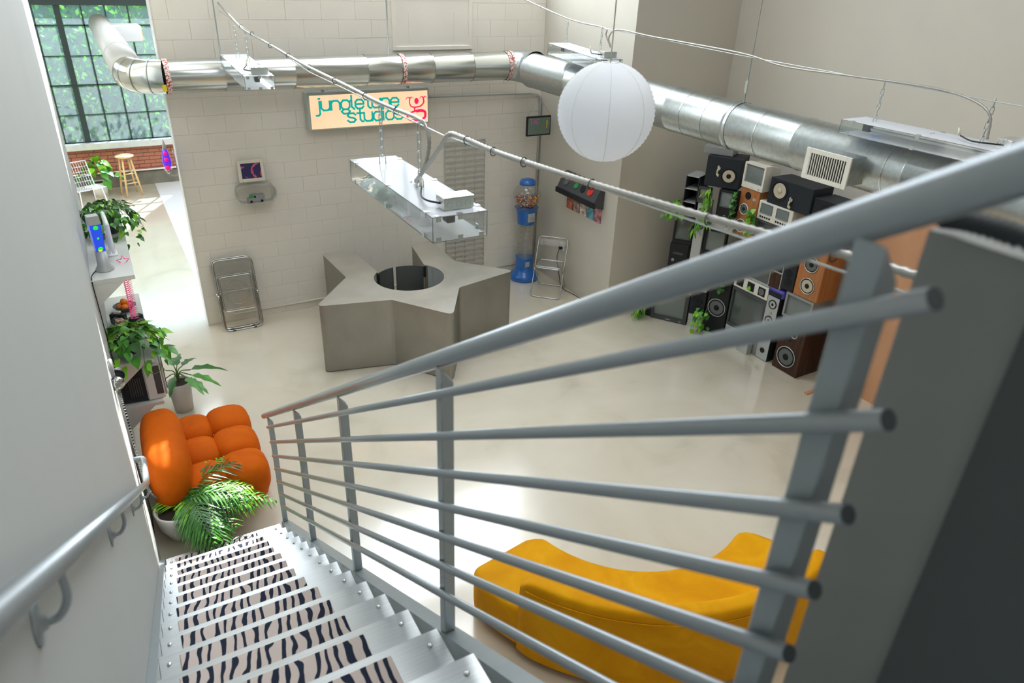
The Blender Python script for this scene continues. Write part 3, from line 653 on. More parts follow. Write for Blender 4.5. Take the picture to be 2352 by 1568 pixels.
def fixture(cx, y0, y1, zt, label, tilt=0.0, rz=0.0, hook=(0.1, 0.62), wz=3.5, w=0.285, h=0.125, wx=None):
    L = y1-y0
    f = thing('light_box', label, 'light fixture', (cx, y0, zt), 0, 'clear acrylic light boxes hung on chains', rot=(tilt, 0, rz))
    obj('lid', box(BM(), -w/2, w/2, 0, L, -0.005, 0, 0.001), 'whitelid', f)
    obj('tray', box(BM(), -w/2, w/2, 0, L, -h, -h+0.004), 'whitelid', f)
    for a in ((-w/2, -w/2+0.004, 0, L), (w/2-0.004, w/2, 0, L), (-w/2, w/2, 0, 0.004), (-w/2, w/2, L-0.004, L)):
        obj('side_panel', box(BM(), a[0], a[1], a[2], a[3], -h+0.004, -0.005), 'clear', f)
    bm = BM()
    for x in (-w/2, w/2):
        for z in (-0.003, -h+0.002): cyl(bm, (x, 0, z), (x, L, z), 0.0016, n=5)
        for y in (0.0, L): cyl(bm, (x, y, -h), (x, y, 0), 0.0018, n=5)
    for y in (0.0, L):
        for z in (-0.003, -h+0.002): cyl(bm, (-w/2, y, z), (w/2, y, z), 0.0016, n=5)
    obj('edge_trim', bm, 'clearedge', f)
    bme = mesh_of('corner_bracket', box(box(BM(), -0.013, 0.013, -0.012, 0.012, 0, 0.002), -0.013, 0.013, -0.0125, -0.010, -0.026, 0.002)); bme.materials.append(M['zinc'])
    for sx in (-1, 1):
        for y in (0.09, L*0.5, L-0.09):
            obj('corner_bracket', bme, 'zinc', f, loc=(sx*(w/2-0.009), y, 0.001), rot=(0, 0, PI/2*(1 if sx > 0 else -1)))
            obj('corner_bracket', bme, 'zinc', f, loc=(sx*(w/2-0.009), y+0.02, -h-0.001), rot=(PI, 0, -PI/2*(1 if sx > 0 else -1)))
    for x in (-w/2+0.03, 0, w/2-0.03):
        obj('corner_bracket', bme, 'zinc', f, loc=(x, 0.009, 0.001)); obj('corner_bracket', bme, 'zinc', f, loc=(x, 0.009, -h-0.001), rot=(0, PI, 0))
    # tube lamp and its holders
    for y in (0.13, L-0.13): obj('lamp_holder', box(BM(), -0.022, 0.022, y-0.03, y+0.03, -0.075, -0.02, 0.004), 'darkgrey', f)
    obj('tube_lamp', cyl(BM(), (0, 0.15, -0.055), (0, L-0.15, -0.055), 0.013, n=14), 'white', f)
    obj('reflector', box(BM(), -0.05, 0.05, 0.2, L-0.2, -0.018, -0.012), 'silver', f)
    # junction box: foil lid, grey side with knock-outs
    by = 0.09; jb = obj('junction_box', box(BM(), -0.055, 0.10, by-0.03, by+0.055, 0.004, 0.062, 0.002), 'boxface', f)
    obj('foil_lid', box(BM(), -0.057, 0.102, by-0.032, by+0.057, 0.060, 0.065, 0.001), 'foil', jb)
    obj('foil_side', box(BM(), -0.0575, -0.0555, by-0.032, by+0.057, 0.006, 0.062), 'foil', jb)
    for i in range(3):
        x = -0.025+i*0.047
        obj('knockout', tube(BM(), [(x+0.015*math.cos(a), by-0.031, 0.03+0.015*math.sin(a)) for a in [q*PI/8 for q in range(16)]], 0.001, 4, closed=True), 'dkmetal', jb)
    # pigtail
    obj('pigtail', tube(BM(), smoothpath([(-0.03, by+0.30, 0.03), (-0.075, by+0.20, 0.02), (-0.095, by+0.08, 0.03), (-0.057, by+0.012, 0.03)], 6), 0.005, 8), 'black', f)
    obj('wire_nut', cyl(BM(), (-0.03, by+0.31, 0.03), (-0.02, by+0.33, 0.075), 0.009, 0.005, n=10), 'cream', f)
    for i in (0, 1): obj('screw', lathe(BM(), [(0.006, 0), (0.005, 0.004), (0, 0.006)], (0.0+i*0.03, L*0.5, 0), 10), 'dkmetal', f)
    mt = XF[f.name]
    for hy in hook:
        y = hy*L
        obj('hook', tube(BM(), fillet([(-0.018, y, 0), (-0.018, y, 0.05), (0.018, y, 0.05), (0.018, y, 0)], 0.02, 5), 0.0028, 6), 'zinc', f)
        wp = mt @ Vector((0, y, 0.045)); chain(f, wp.x if wx is None else wp.x, wp.y, wp.z, wz)
    return f
fixture(1.398, 2.89, 4.09, 3.18, 'large clear acrylic light box with foil topped junction box, nearest the camera', hook=(0.40, 0.86), wz=3.505)
fixture(1.41, 7.22, 8.42, 3.245, 'clear light box hanging in front of the shiny duct by the window end', tilt=R(3.2), w=0.27, hook=(0.35, 0.8), wz=3.60)
fixture(4.87, 6.41, 7.60, 3.40, 'clear light box just behind and above the paper lantern', tilt=R(2.6), rz=R(-5), hook=(0.2, 0.85), wz=3.69)
fixture(4.93, 2.24, 3.45, 3.31, 'clear light box at the far right above the big duct', hook=(0.22, 0.86), wz=3.585, h=0.10)

# paper lantern
lc = (2.296, 3.025, 3.567); LR = 0.25
pl = thing('paper_lantern', 'large round white paper lantern hanging on a cord', 'lantern', lc)
prof = []
NR = 30
for i in range(NR*2+1):
    a = -PI/2+0.16+(PI-0.32)*i/(NR*2); prof.append((LR*math.cos(a)*(1.0 if i % 2 == 0 else 0.978), LR*math.sin(a)*0.985))
bm = BM(); lathe(bm, prof, lc, 56)
bmesh.ops.delete(bm, geom=[f for f in bm.faces if len(f.verts) > 4], context='FACES')
obj('shade', bm, 'paper', pl, True)
for k in range(8):
    a0 = k*PI/4+0.2
    obj('paper_seam', tube(BM(), [(lc[0]+(r+0.0005)*math.cos(a0), lc[1]+(r+0.0005)*math.sin(a0), lc[2]+z) for r, z in prof[::4]], 0.0012, 4), 'offwhite', pl, True)
obj('cord', tube(BM(), [(lc[0], lc[1], lc[2]+0.15), (lc[0], lc[1], ZC)], 0.0035, 8), 'cream', pl, True)
obj('top_ring', tube(BM(), [(lc[0]+0.042*math.cos(q*PI/10), lc[1]+0.042*math.sin(q*PI/10), lc[2]+0.243) for q in range(20)], 0.002, 5, closed=True), 'zinc', pl, True)

# ------------------------------------------------------------------ BACK WALL ITEMS
# lit sign
sg = thing('backlit_sign', 'long backlit peach sign with teal lettering on the block wall', 'sign', (3.0, YB, 2.4))
SX0, SX1, SZ0, SZ1, SY = 2.262, 3.786, 2.405, 2.795, 8.80
obj('sign_box', box(BM(), SX0-0.03, SX1+0.02, SY+0.004, YB-0.008, SZ0-0.02, SZ1+0.03, 0.005), 'boxface', sg, True)
obj('sign_face', box(BM(), SX0, SX1, SY, SY+0.01, SZ0, SZ1), 'signface', sg, True)
for x in (2.45, 3.55):
    obj('mounting_lug', box(BM(), x-0.015, x+0.015, 8.86, 8.9, SZ1+0.03, SZ1+0.055), 'dkmetal', sg, True)
O8 = [(1, 0), (3, 0), (4, 1), (4, 3), (3, 4), (1, 4), (0, 3), (0, 1), (1, 0)]
G = {'j': ([[(1.5, 4), (1.5, -1.6), (0.8, -2.2), (-.3, -2.2)], [(1.2, 5.2), (1.8, 5.2)]], 2.3), 'u': ([[(0, 4), (0, 1), (1, 0), (3, 0), (4, 1)], [(4, 4), (4, 0)]], 4.7),
     'n': ([[(0, 0), (0, 4)], [(0, 3), (1, 4), (3, 4), (4, 3), (4, 0)]], 4.7), 'g': ([O8, [(1, 0), (0, -1), (1, -2), (3, -2), (4, -1), (3, 0)], [(4, 3.4), (5, 4)]], 5.0),
     'l': ([[(0, 6), (0, 1), (1, 0), (1.3, 0)]], 1.8), 'e': ([[(0, 2), (4, 2), (4, 3), (3, 4), (1, 4), (0, 3), (0, 1), (1, 0), (3, 0), (4, .9)]], 4.7),
     't': ([[(1.5, 5.4), (1.5, 1), (2.3, 0), (3.2, 0)], [(0, 3.9), (3.4, 3.9)]], 3.5), 'o': ([O8], 4.7), 's': ([[(4, 3.2), (3, 4), (1, 4), (0, 3), (1, 2.2), (3, 1.8), (4, 1), (3, 0), (1, 0), (0, .8)]], 4.7),
     'd': ([O8, [(4, 6), (4, 0)]], 4.9), 'i': ([[(0, 4), (0, 0)], [(0, 5.1), (0, 5.7)]], 1.3), 'T': ([[(0, 6), (4, 6)], [(2, 6), (2, 0)]], 4.8), 'A': ([[(0, 0), (2, 6), (4, 0)], [(.8, 2), (3.2, 2)]], 4.8), 'G': ([[(4, 5), (3, 6), (1, 6), (0, 5), (0, 1), (1, 0), (4, 0), (4, 2.6), (2.4, 2.6)]], 4.8), '!': ([[(0, 6), (0, 2)], [(0, .6), (0, 0)]], 2)}
def strokes(word, x, z, s, yf, wd, slant=0.0, depth=0.003, rise=0.0):
    bm = BM(); x_ = 0
    for ch in word:
        gl, adv = G[ch]
        for ln in gl:
            for a, c in zip(ln, ln[1:]):
                A = Vector((x+(x_+a[0])*s, z+a[1]*s)); C = Vector((x+(x_+c[0])*s, z+c[1]*s)); d = C-A
                if d.length < 1e-6: continue
                mt = Matrix.Translation(((A.x+C.x)/2, yf-depth/2, (A.y+C.y)/2)) @ Matrix.Rotation(-math.atan2(d.y, d.x), 4, 'Y')
                obox(bm, mt, d.length+wd*0.7, depth, wd)
        x_ += adv
    return bm
obj('lettering', strokes('jungletune', SX0+0.075, SZ0+0.215, 0.0262, SY, 0.0225), 'teal', sg, True, label='teal word jungletune')
obj('lettering', strokes('studios', SX0+0.45, SZ0+0.058, 0.0262, SY, 0.0225), 'teal', sg, True, label='teal word studios')
bm = BM()
cx, cz = 3.625, 0
def ell(cx, cz, rx, rz, n=20): return [(cx+rx*math.cos(2*PI*k/n), cz+rz*math.sin(2*PI*k/n)) for k in range(n)]
bb = BM(); prism(bb, ell(3.632, 2.672, 0.030, 0.038), 0, 0.004); bb.transform(Matrix.Translation((0, SY, 0)) @ Matrix.Rotation(PI/2, 4, 'X')); merge(bm, bb)
def ribbon(pts, ws):
    P = smoothpath([(p[0], SY-0.002, p[1]) for p in pts], 5)
    tube(bm, P, 0.006, 6, rf=lambda i: ws[0]+(ws[1]-ws[0])*i/len(P))
ribbon([(3.60, 2.595), (3.555, 2.61), (3.535, 2.66), (3.545, 2.71)], (0.010, 0.008)); ribbon([(3.60, 2.595), (3.68, 2.605), (3.73, 2.65), (3.725, 2.71)], (0.010, 0.012))
for cx0 in (3.54, 3.728):
    for a in (-2.6, -2.1, -1.4, -0.7, 0.0): ribbon([(cx0, 2.70), (cx0+0.03*math.sin(a+1.2), 2.725), (cx0+0.06*math.sin(a+1.2), 2.72-0.02*abs(a+1.2))], (0.006, 0.002))
ribbon([(3.61, 2.60), (3.60, 2.565), (3.62, 2.55)], (0.010, 0.012))
ribbon([(3.62, 2.55), (3.53, 2.525), (3.50, 2.485), (3.53, 2.445), (3.62, 2.432), (3.70, 2.44), (3.745, 2.47), (3.745, 2.53), (3.70, 2.55), (3.62, 2.548)], (0.012, 0.022))
for v in bm.verts: v.co.y = SY-0.002+(v.co.y-(SY-0.002))*0.12
obj('emblem', bm, 'signpink', sg, True, label='crimson emblem of a dancing figure with leafy arms')
# conduit from the sign
tag(obj('wall_conduit', tube(BM(), fillet([(3.80, YB-0.03, 2.69), (5.47, YB-0.03, 2.67), (5.60, YB-0.03, 2.62), (5.60, YB-0.03, 0.1)], 0.08, 6), 0.016, 10), 'pipe'), 'grey conduit running from the lit sign down the wall corner', 'conduit')
# small framed screen hung on the conduit
sv = thing('hanging_screen_sign', 'small black framed screen shaped sign with coloured lettering by the conduit', 'sign', (5.38, 8.6, 2.28))
for p_ in [(5.18, 2.146, 5.58, 2.417)]: x0, z0, x1, z1 = p_
bm = BM(); box(bm, x0, x1, 8.60, 8.63, z0, z1, 0.014, seg=3); obj('frame', bm, 'black', sv, True)
bm = BM(); box(bm, x0+0.022, x1-0.022, 8.592, 8.602, z0+0.022, z1-0.022, 0.004)
M['doodle'] = ramp_mat('chalky doodle', [(0.0, (0.16, 0.19, 0.17)), (0.55, (0.18, 0.21, 0.19)), (0.62, (0.05, 0.30, 0.10)), (0.70, (0.10, 0.16, 0.30))], scale=34, rough=0.5)
obj('face', bm, 'doodle', sv, True)
obj('lettering', strokes('TAG', x0+0.05, z1-0.105, 0.0105, 8.592, 0.009), mat('pink paint', (0.62, 0.22, 0.55), 0.5), sv, True)
obj('lettering', strokes('!', x1-0.075, z0+0.11, 0.0155, 8.592, 0.016), 'yellowp', sv, True)
bm = BM(); tube(bm, [(x0+0.02, 8.615, z1), (5.40, 8.66, z1+0.25), (x1-0.02, 8.615, z1)], 0.002, 5); obj('string', bm, 'dkmetal', sv, True); obj('hook', tube(BM(), [(5.40, 8.655, 2.667), (5.40, YB, 2.68)], 0.004, 6), 'dkmetal', sv, True)
# picture and shelf with toy van
pf = thing('framed_picture', 'small cream framed picture with dark blue and pink print on a wall shelf', 'picture', (1.5, 8.87, 1.83), rot=(R(-8), 0, 0))
bm = BM()
for a in ((-0.15, -0.115, 0, 0.255), (0.115, 0.15, 0, 0.255), (-0.115, 0.115, 0, 0.038), (-0.115, 0.115, 0.217, 0.255)): box(bm, a[0], a[1], -0.02, 0, a[2], a[3], 0.002)
obj('frame', bm, 'cream', pf)
M['print'] = ramp_mat('navy and pink print', [(0.0, (0.012, 0.012, 0.06)), (0.5, (0.015, 0.015, 0.09)), (0.54, (0.6, 0.05, 0.16)), (0.64, (0.35, 0.33, 0.45)), (0.72, (0.75, 0.25, 0.2))], scale=7, detail=6, rough=0.4, dist=1.0)
obj('print', box(BM(), -0.116, 0.116, -0.012, -0.008, 0.036, 0.219), 'print', pf)
ws = thing('oval_wall_shelf', 'clear rounded wall shelf below the small picture', 'shelf', (1.52, 8.87, 1.68))
bm = BM(); P = fillet([(1.29, 0, 1.575), (1.75, 0, 1.575), (1.75, 0, 1.80), (1.29, 0, 1.80)], 0.10, 7, closed=True)
n = len(P); A = [bm.verts.new((p.x, 8.78, p.z)) for p in P]; B_ = [bm.verts.new((p.x, 8.962, p.z)) for p in P]
cc = Vector((1.52, 0, 1.688)); A2 = [bm.verts.new((cc.x+(p.x-cc.x)*0.975, 8.78, cc.z+(p.z-cc.z)*0.95)) for p in P]; B2 = [bm.verts.new((cc.x+(p.x-cc.x)*0.975, 8.962, cc.z+(p.z-cc.z)*0.95)) for p in P]
for i in range(n):
    j = (i+1) % n
    for q in ((A[i], A[j], B_[j], B_[i]), (A2[i], B2[i], B2[j], A2[j]), (A[i], A2[i], A2[j], A[j])): f = bm.faces.new(q); f.smooth = True
obj('band', bm, clear_mat('smoky clear plastic', (0.84, 0.85, 0.83), 0.15, 0.1, body=0.2), ws, True)
tv = thing('toy_van', 'grey toy van with green windscreen inside the rounded wall shelf', 'toy', (1.51, 8.85, 1.583))
bm = BM(); prism(bm, [(-0.10, 0.012), (0.095, 0.012), (0.10, 0.03), (0.098, 0.085), (0.085, 0.095), (-0.035, 0.095), (-0.07, 0.06), (-0.105, 0.045)], -0.035, 0.035); bm.transform(Matrix.Rotation(PI/2, 4, 'X'))
obj('body', bm, 'midgrey', tv)
obj('windscreen', box(BM(), -0.072, -0.036, -0.037, 0.037, 0.062, 0.09), 'green', tv); obj('window', box(BM(), -0.03, -0.006, -0.038, 0.038, 0.06, 0.084), 'black', tv)
for x in (-0.065, 0.06):
    obj('wheel', cyl(BM(), (x, -0.04, 0.016), (x, 0.04, 0.016), 0.016, n=14), 'rubber', tv)
# wire grid panel
gp = thing('wire_grid_panel', 'tall grey wire grid panel fixed on the block wall behind the star counter', 'grid panel', (4.4, YB, 0.2))
bm = BM()
for x in (4.085, 4.705): tube(bm, [(x, 8.93, 0.2), (x, 8.93, 2.08)], 0.006, 6)
for z in (0.2, 2.08): tube(bm, [(4.085, 8.93, z), (4.705, 8.93, z)], 0.006, 6)
obj('outer_frame', bm, 'pipe', gp, True)
for i in range(3): obj('wire', tube(BM(), [(4.24+i*0.155, 8.932, 0.2), (4.24+i*0.155, 8.932, 2.08)], 0.0035, 5), 'pipe', gp, True)
me_s = mesh_of('slat', box(BM(), 4.085, 4.705, 8.915, 8.928, -0.009, 0.009)); me_s.materials.append(M['pipe'])
for i in range(24): obj('slat', me_s, 'pipe', gp, True).location.z += 0.26+i*0.0775
# sconce lava lamp on the wall's end
sc2 = thing('wall_lava_lamp', 'pointed violet lava lamp on a wall bracket at the block wall corner', 'lava lamp', (0.62, 8.93, 2.0))
obj('liquid', lathe(BM(), [(0.018, 0), (0.045, 0.05), (0.05, 0.09), (0.034, 0.19), (0.022, 0.24)], (0.605, 8.90, 2.05), 20), 'purple', sc2, True)
obj('cap', lathe(BM(), [(0.024, 0), (0.016, 0.05), (0.004, 0.11)], (0.605, 8.90, 2.28), 16), 'silver', sc2, True)
obj('cup', lathe(BM(), [(0.004, 0), (0.02, 0.015), (0.047, 0.06)], (0.605, 8.90, 2.0), 18), 'chrome', sc2, True)
for z, r_ in ((2.24, 0.021), (2.17, 0.026), (2.08, 0.03)): obj('wax', sph(BM(), (0.60, 8.868, z), r_, 10), 'magenta', sc2, True)
obj('bracket', tube(BM(), smoothpath([(0.605, 8.90, 2.0), (0.65, 8.93, 1.97), (0.70, 8.955, 1.99), (0.69, 8.96, 2.25)], 6), 0.005, 6), 'chrome', sc2, True)

# ------------------------------------------------------------------ FOLDING CHAIRS
def rrect(w, h, r, n=5):
    return fillet([(-w/2, 0, 0), (-w/2, 0, h), (w/2, 0, h), (w/2, 0, 0)], r, n, closed=True)
def folded_chair(loc, rx, label):
    t_ = thing('folding_chair', label, 'folding chair', loc, group='folded clear seat chairs leaning on the block wall', rot=(rx, 0, 0))
    obj('outer_frame', tube(BM(), rrect(0.47, 0.90, 0.08), 0.0105, 8, closed=True), 'chrome', t_)
    obj('rear_frame', tube(BM(), [(p[0], p[1]+0.022, p[2]) for p in rrect(0.44, 0.50, 0.06)], 0.0105, 8, closed=True), 'chrome', t_)
    bm = BM(); box(bm, -0.225, 0.225, -0.004, 0.004, 0.71, 0.87, 0.003); obj('backrest', bm, 'clearpl', t_)
    s = obj('seat', box(BM(), -0.19, 0.19, -0.018, -0.008, 0.26, 0.68, 0.004), 'clearpl', t_)
    obj('seat_rim', tube(BM(), [(p[0], -0.012, 0.25+p[2]) for p in rrect(0.39, 0.44, 0.05)], 0.008, 8, closed=True), 'chrome', s)
    obj('seat_ring', tube(BM(), [(0.14*math.cos(q*PI/14), -0.022, 0.47+0.14*math.sin(q*PI/14)) for q in range(28)], 0.006, 6, closed=True), 'clearpl', s)
    for x in (-0.235, 0.235): obj('hinge', cyl(BM(), (x-0.012, 0.0, 0.45), (x+0.012, 0.0, 0.45), 0.024, n=14), 'chrome', t_)
    for x in (-0.13, 0.13): obj('foot_pad', box(BM(), x-0.02, x+0.02, -0.011, 0.011, -0.0095, 0.004), 'black', t_)
    return t_
folded_chair((1.12, 8.67, 0.0095), R(-14), 'folded chair with clear round seat, front one of the leaning pair')
folded_chair((1.11, 8.735, 0.0095), R(-12), 'folded chair with clear seat, rear one of the leaning pair against the wall')
oc = thing('folding_chair', 'open folding chair with clear seat and thin chrome frame beside the gumball machine', 'folding chair', (5.31, 8.0, 0.0), rotz=R(-44))
# local x across the seat, local y from front feet (-) to rear feet (+)
fr = fillet([(-0.215, -0.24, 0.0095), (-0.215, 0.20, 0.78), (0.215, 0.20, 0.78), (0.215, -0.24, 0.0095)], 0.06, 6, closed=True)
obj('back_frame', tube(BM(), fr, 0.008, 8, closed=True), 'chrome', oc)
fr = fillet([(-0.20, 0.25, 0.0095), (-0.20, -0.13, 0.44), (0.20, -0.13, 0.44), (0.20, 0.25, 0.0095)], 0.05, 6, closed=True)
obj('rear_frame', tube(BM(), fr, 0.008, 8, closed=True), 'chrome', oc)
bm = BM(); obox(bm, Matrix.Translation((0, 0.165, 0.71)) @ Matrix.Rotation(R(-60), 4, 'X'), 0.40, 0.14, 0.005, 0.002); obj('backrest', bm, 'clearpl', oc)
s = obj('seat', box(BM(), -0.19, 0.19, -0.17, 0.16, 0.432, 0.440, 0.003), 'clearpl', oc)
obj('seat_rim', tube(BM(), fillet([(-0.195, -0.18, 0.436), (0.195, -0.18, 0.436), (0.195, 0.17, 0.436), (-0.195, 0.17, 0.436)], 0.05, 5, closed=True), 0.006, 6, closed=True), 'chrome', s)
for x in (-0.21, 0.21): obj('hinge', cyl(BM(), (x-0.01, 0.02, 0.36), (x+0.01, 0.02, 0.36), 0.022, n=12), 'chrome', oc)
# wall socket and lead behind it
ps = thing('wall_plug', 'white plug and socket on the lit wall behind the open chair', 'socket', (5.63, 8.18, 0.59))
obj('plate', box(BM(), 5.618, 5.63, 8.12, 8.22, 0.55, 0.67, 0.003), 'white', ps, True)
obj('plug', box(BM(), 5.57, 5.618, 8.15, 8.19, 0.57, 0.62, 0.005), 'black', ps, True)
obj('lead', tube(BM(), smoothpath([(5.57, 8.17, 0.58), (5.53, 8.15, 0.45), (5.55, 8.10, 0.2), (5.56, 8.0, 0.02), (5.60, 7.7, 0.008), (5.6, 7.1, 0.008)], 6), 0.006, 6), 'darkgrey', ps, True)

# ------------------------------------------------------------------ GUMBALL MACHINE
gx, gy = 5.25, 8.62
gm = thing('gumball_machine', 'tall blue gumball machine with clear spiral column in the corner', 'gumball machine', (gx, gy, 0))
obj('base', lathe(BM(), [(0.215, 0), (0.225, 0.03), (0.215, 0.075), (0.17, 0.12), (0.145, 0.155), (0.135, 0.20), (0.13, 0.34), (0.137, 0.36)], (gx, gy, 0), 36), 'blue', gm, True)
obj('dispensing_door', box(BM(), gx-0.06, gx+0.01, gy-0.145, gy-0.125, 0.23, 0.31, 0.004), 'silver', gm, True)
bm = BM(); lathe(bm, [(0.118, 0.36), (0.118, 0.88)], (gx, gy, 0), 32); bmesh.ops.delete(bm, geom=[f for f in bm.faces if len(f.verts) > 4], context='FACES')
obj('column', bm, 'clearpl', gm, True)
obj('core', cyl(BM(), (gx, gy, 0.36), (gx, gy, 0.88), 0.022, n=14), 'clearpl', gm, True)
P = [(gx+0.085*math.cos(a), gy+0.085*math.sin(a), 0.38+0.48*a/(2*PI*6)) for a in [i*2*PI*6/110 for i in range(111)]]
obj('spiral_chute', tube(BM(), P, 0.007, 6), 'clearpl', gm, True)
obj('coin_head', lathe(BM(), [(0.125, 0.88), (0.128, 0.90), (0.148, 1.08), (0.152, 1.10), (0.175, 1.125)], (gx, gy, 0), 32), 'blue', gm, True)
obj('coin_plate', box(BM(), gx-0.055, gx+0.05, gy-0.162, gy-0.135, 0.94, 1.07, 0.004), 'silver', gm, True)
obj('crank', cyl(BM(), (gx-0.003, gy-0.18, 1.0), (gx-0.003, gy-0.155, 1.0), 0.026, n=14), 'chrome', gm, True)
prof = [(0.165, 1.125)]+[(0.205*math.cos(a), 1.30+0.19*math.sin(a)) for a in [R(q) for q in range(-60, 63, 8)]]+[(0.11, 1.475)]
bm = BM(); lathe(bm, prof, (gx, gy, 0), 36); bmesh.ops.delete(bm, geom=[f for f in bm.faces if len(f.verts) > 4], context='FACES')
obj('globe', bm, clear_mat('clear globe', (0.93, 0.95, 0.96), 0.16, 0.05, body=0.04), gm, True)
obj('cap', lathe(BM(), [(0.118, 1.465), (0.122, 1.49), (0.10, 1.53), (0.05, 1.55), (0, 1.553)], (gx, gy, 0), 30), 'blue', gm, True)
obj('rod', cyl(BM(), (gx, gy, 1.13), (gx, gy, 1.48), 0.005, n=8), 'chrome', gm, True)
bm = BM(); rr = random.Random(5)
for i in range(330):
    z = 1.145+rr.random()*0.15; rad = math.sqrt(max(0, 0.19**2-(z-1.30)**2))*math.sqrt(rr.random()*0.9+0.1)*0.93; a = rr.random()*2*PI
    g = bmesh.ops.create_icosphere(bm, subdivisions=1, radius=0.0125, matrix=Matrix.Translation((gx+rad*math.cos(a), gy+rad*math.sin(a), z)))
    mi = rr.choice((0, 0, 1, 2, 3, 4)); 
    for f in set(f for v in g['verts'] for f in v.link_faces): f.material_index = mi; f.smooth = True
tag(obj('gumballs', bm, ['red', 'fruit', 'offwhite', 'blue', 'yellowp']), 'loose coloured gumballs filling the globe of the blue machine', 'gumballs', kind='stuff')

# ------------------------------------------------------------------ STAR COUNTER
sr = thing('star_counter', 'large star shaped brushed steel counter with a round hole in its top', 'counter', (2.93, 7.5, 0))
HZ = 0.85; HC = (2.935, 7.50); HR = 0.425
star = [(2.60, 8.51), (2.20, 8.70), (2.24, 7.80), (1.69, 7.14), (2.50, 6.955), (2.96, 6.30), (3.345, 6.945), (4.20, 7.13), (3.66, 7.74), (3.70, 8.60), (3.37, 8.47)]
def rnd(poly, rs, n=6):
    out = []; L = len(poly)
    for i, p in enumerate(poly):
        r_ = rs[i]; p = Vector((*p, 0)); a = Vector((*poly[(i-1) % L], 0)); c = Vector((*poly[(i+1) % L], 0))
        if r_ <= 0: out.append((p.x, p.y)); continue
        s = p+(a-p).normalized()*r_; e = p+(c-p).normalized()*r_
        for k in range(n+1):
            u_ = k/n; q = (1-u_)**2*s+2*u_*(1-u_)*p+u_*u_*e; out.append((q.x, q.y))
    return out
rs = [0.0, 0.09, 0.03, 0.10, 0.03, 0.10, 0.03, 0.10, 0.03, 0.09, 0.0]
outer = rnd(star, rs)
# hole arc from the left seam clockwise... runs round the front, leaving the back passage open
aL = math.atan2(7.86-HC[1], 2.70-HC[0]); aR = math.atan2(7.86-HC[1], 3.16-HC[0])
aL = math.atan2(7.83-HC[1], 2.62-HC[0]); aR = math.atan2(7.79-HC[1], 3.26-HC[0])
arc = []
for k in range(41):
    a = aR - (2*PI-(aL-aR))*k/40
    arc.append((HC[0]+HR*math.cos(a), HC[1]+HR*math.sin(a)))
poly = outer+arc    # outer ends at right seam; the arc starts at the right seam and goes round the front to the left one
bm = BM(); bv = [bm.verts.new((x, y, HZ)) for x, y in poly]; face = bm.faces.new(bv)
if face.normal.z < 0: face.normal_flip()
bm.faces.ensure_lookup_table()
ex = bmesh.ops.extrude_face_region(bm, geom=[face]); vs = [v for v in ex['geom'] if isinstance(v, bmesh.types.BMVert)]
for v in vs: v.co.z = HZ-0.012
bmesh.ops.triangulate(bm, faces=[f for f in bm.faces if len(f.verts) > 4])
obj('top', bm, 'starsteel', sr, True)
def wallstrip(pts, z0, z1, th=0.004, top_in=0.0):
    bm = BM(); lo = [bm.verts.new((x, y, z0)) for x, y in pts]; hi = [bm.verts.new((x, y, z1)) for x, y in pts]
    for i in range(len(pts)-1): f = bm.faces.new((lo[i], lo[i+1], hi[i+1], hi[i])); f.smooth = False
    return bm
# skirt panels: one per pair of tips, plus the curved inner wall
ol = len(outer); per = 5
idx = [i for i, p in enumerate(outer)]
def skirt(i0, i1):
    bm = wallstrip(outer[i0:i1+1], 0.012, HZ-0.001)
    for f in bm.faces: f.smooth = True
    r2 = bmesh.ops.solidify(bm, geom=bm.faces[:], thickness=0.004)
    o = obj('side_panel', bm, 'starsteel', sr, True)
    es = o.data; return o
# corner index lookup
ci = []; k = 0
for r_ in rs: ci.append(k + (3 if r_ > 0 else 0)); k += 7 if r_ > 0 else 1
for a, c in ((0, 3), (3, 5), (5, 7), (7, 10)): 
    o = skirt(ci[a], ci[c])
    o.modifiers.new('split', 'EDGE_SPLIT').split_angle = R(45)
obj('inner_panel', (lambda b_: (bmesh.ops.solidify(b_, geom=b_.faces[:], thickness=0.004), b_)[1])(wallstrip(arc[1:-1], 0.012, HZ-0.012)), 'innergrey', sr, True)
for a, c in ((outer[0], arc[-1]), (outer[-1], arc[0])):
    obj('passage_panel', (lambda b_: (bmesh.ops.solidify(b_, geom=b_.faces[:], thickness=0.004), b_)[1])(wallstrip([a, c], 0.012, HZ-0.001)), 'starsteel', sr, True)
for a0, a1 in ((aL-R(1), R(97)), (R(92), aR+R(1))):
    pp_ = [(HC[0]+(HR-0.01)*math.cos(a0+(a1-a0)*k/8), HC[1]+(HR-0.01)*math.sin(a0+(a1-a0)*k/8)) for k in range(9)]
    b_ = wallstrip(pp_, 0.05, HZ-0.02)
    for f in b_.faces: f.smooth = True
    bmesh.ops.solidify(b_, geom=b_.faces[:], thickness=0.012); obj('curved_gate', b_, 'innergrey', sr, True)
for a0 in (aL, aR): obj('gate_hinge', box(BM(), HC[0]+HR*math.cos(a0)-0.012, HC[0]+HR*math.cos(a0)+0.012, HC[1]+HR*math.sin(a0)-0.03, HC[1]+HR*math.sin(a0)+0.0, HZ-0.16, HZ-0.02), 'black', sr, True)
obj('base_plinth', (lambda b_: prism(b_, [(HC[0]+(x-HC[0])*0.97, HC[1]+(y-HC[1])*0.97) for x, y in outer[5:-5]], 0, 0.012))(BM()), 'black', sr, True)

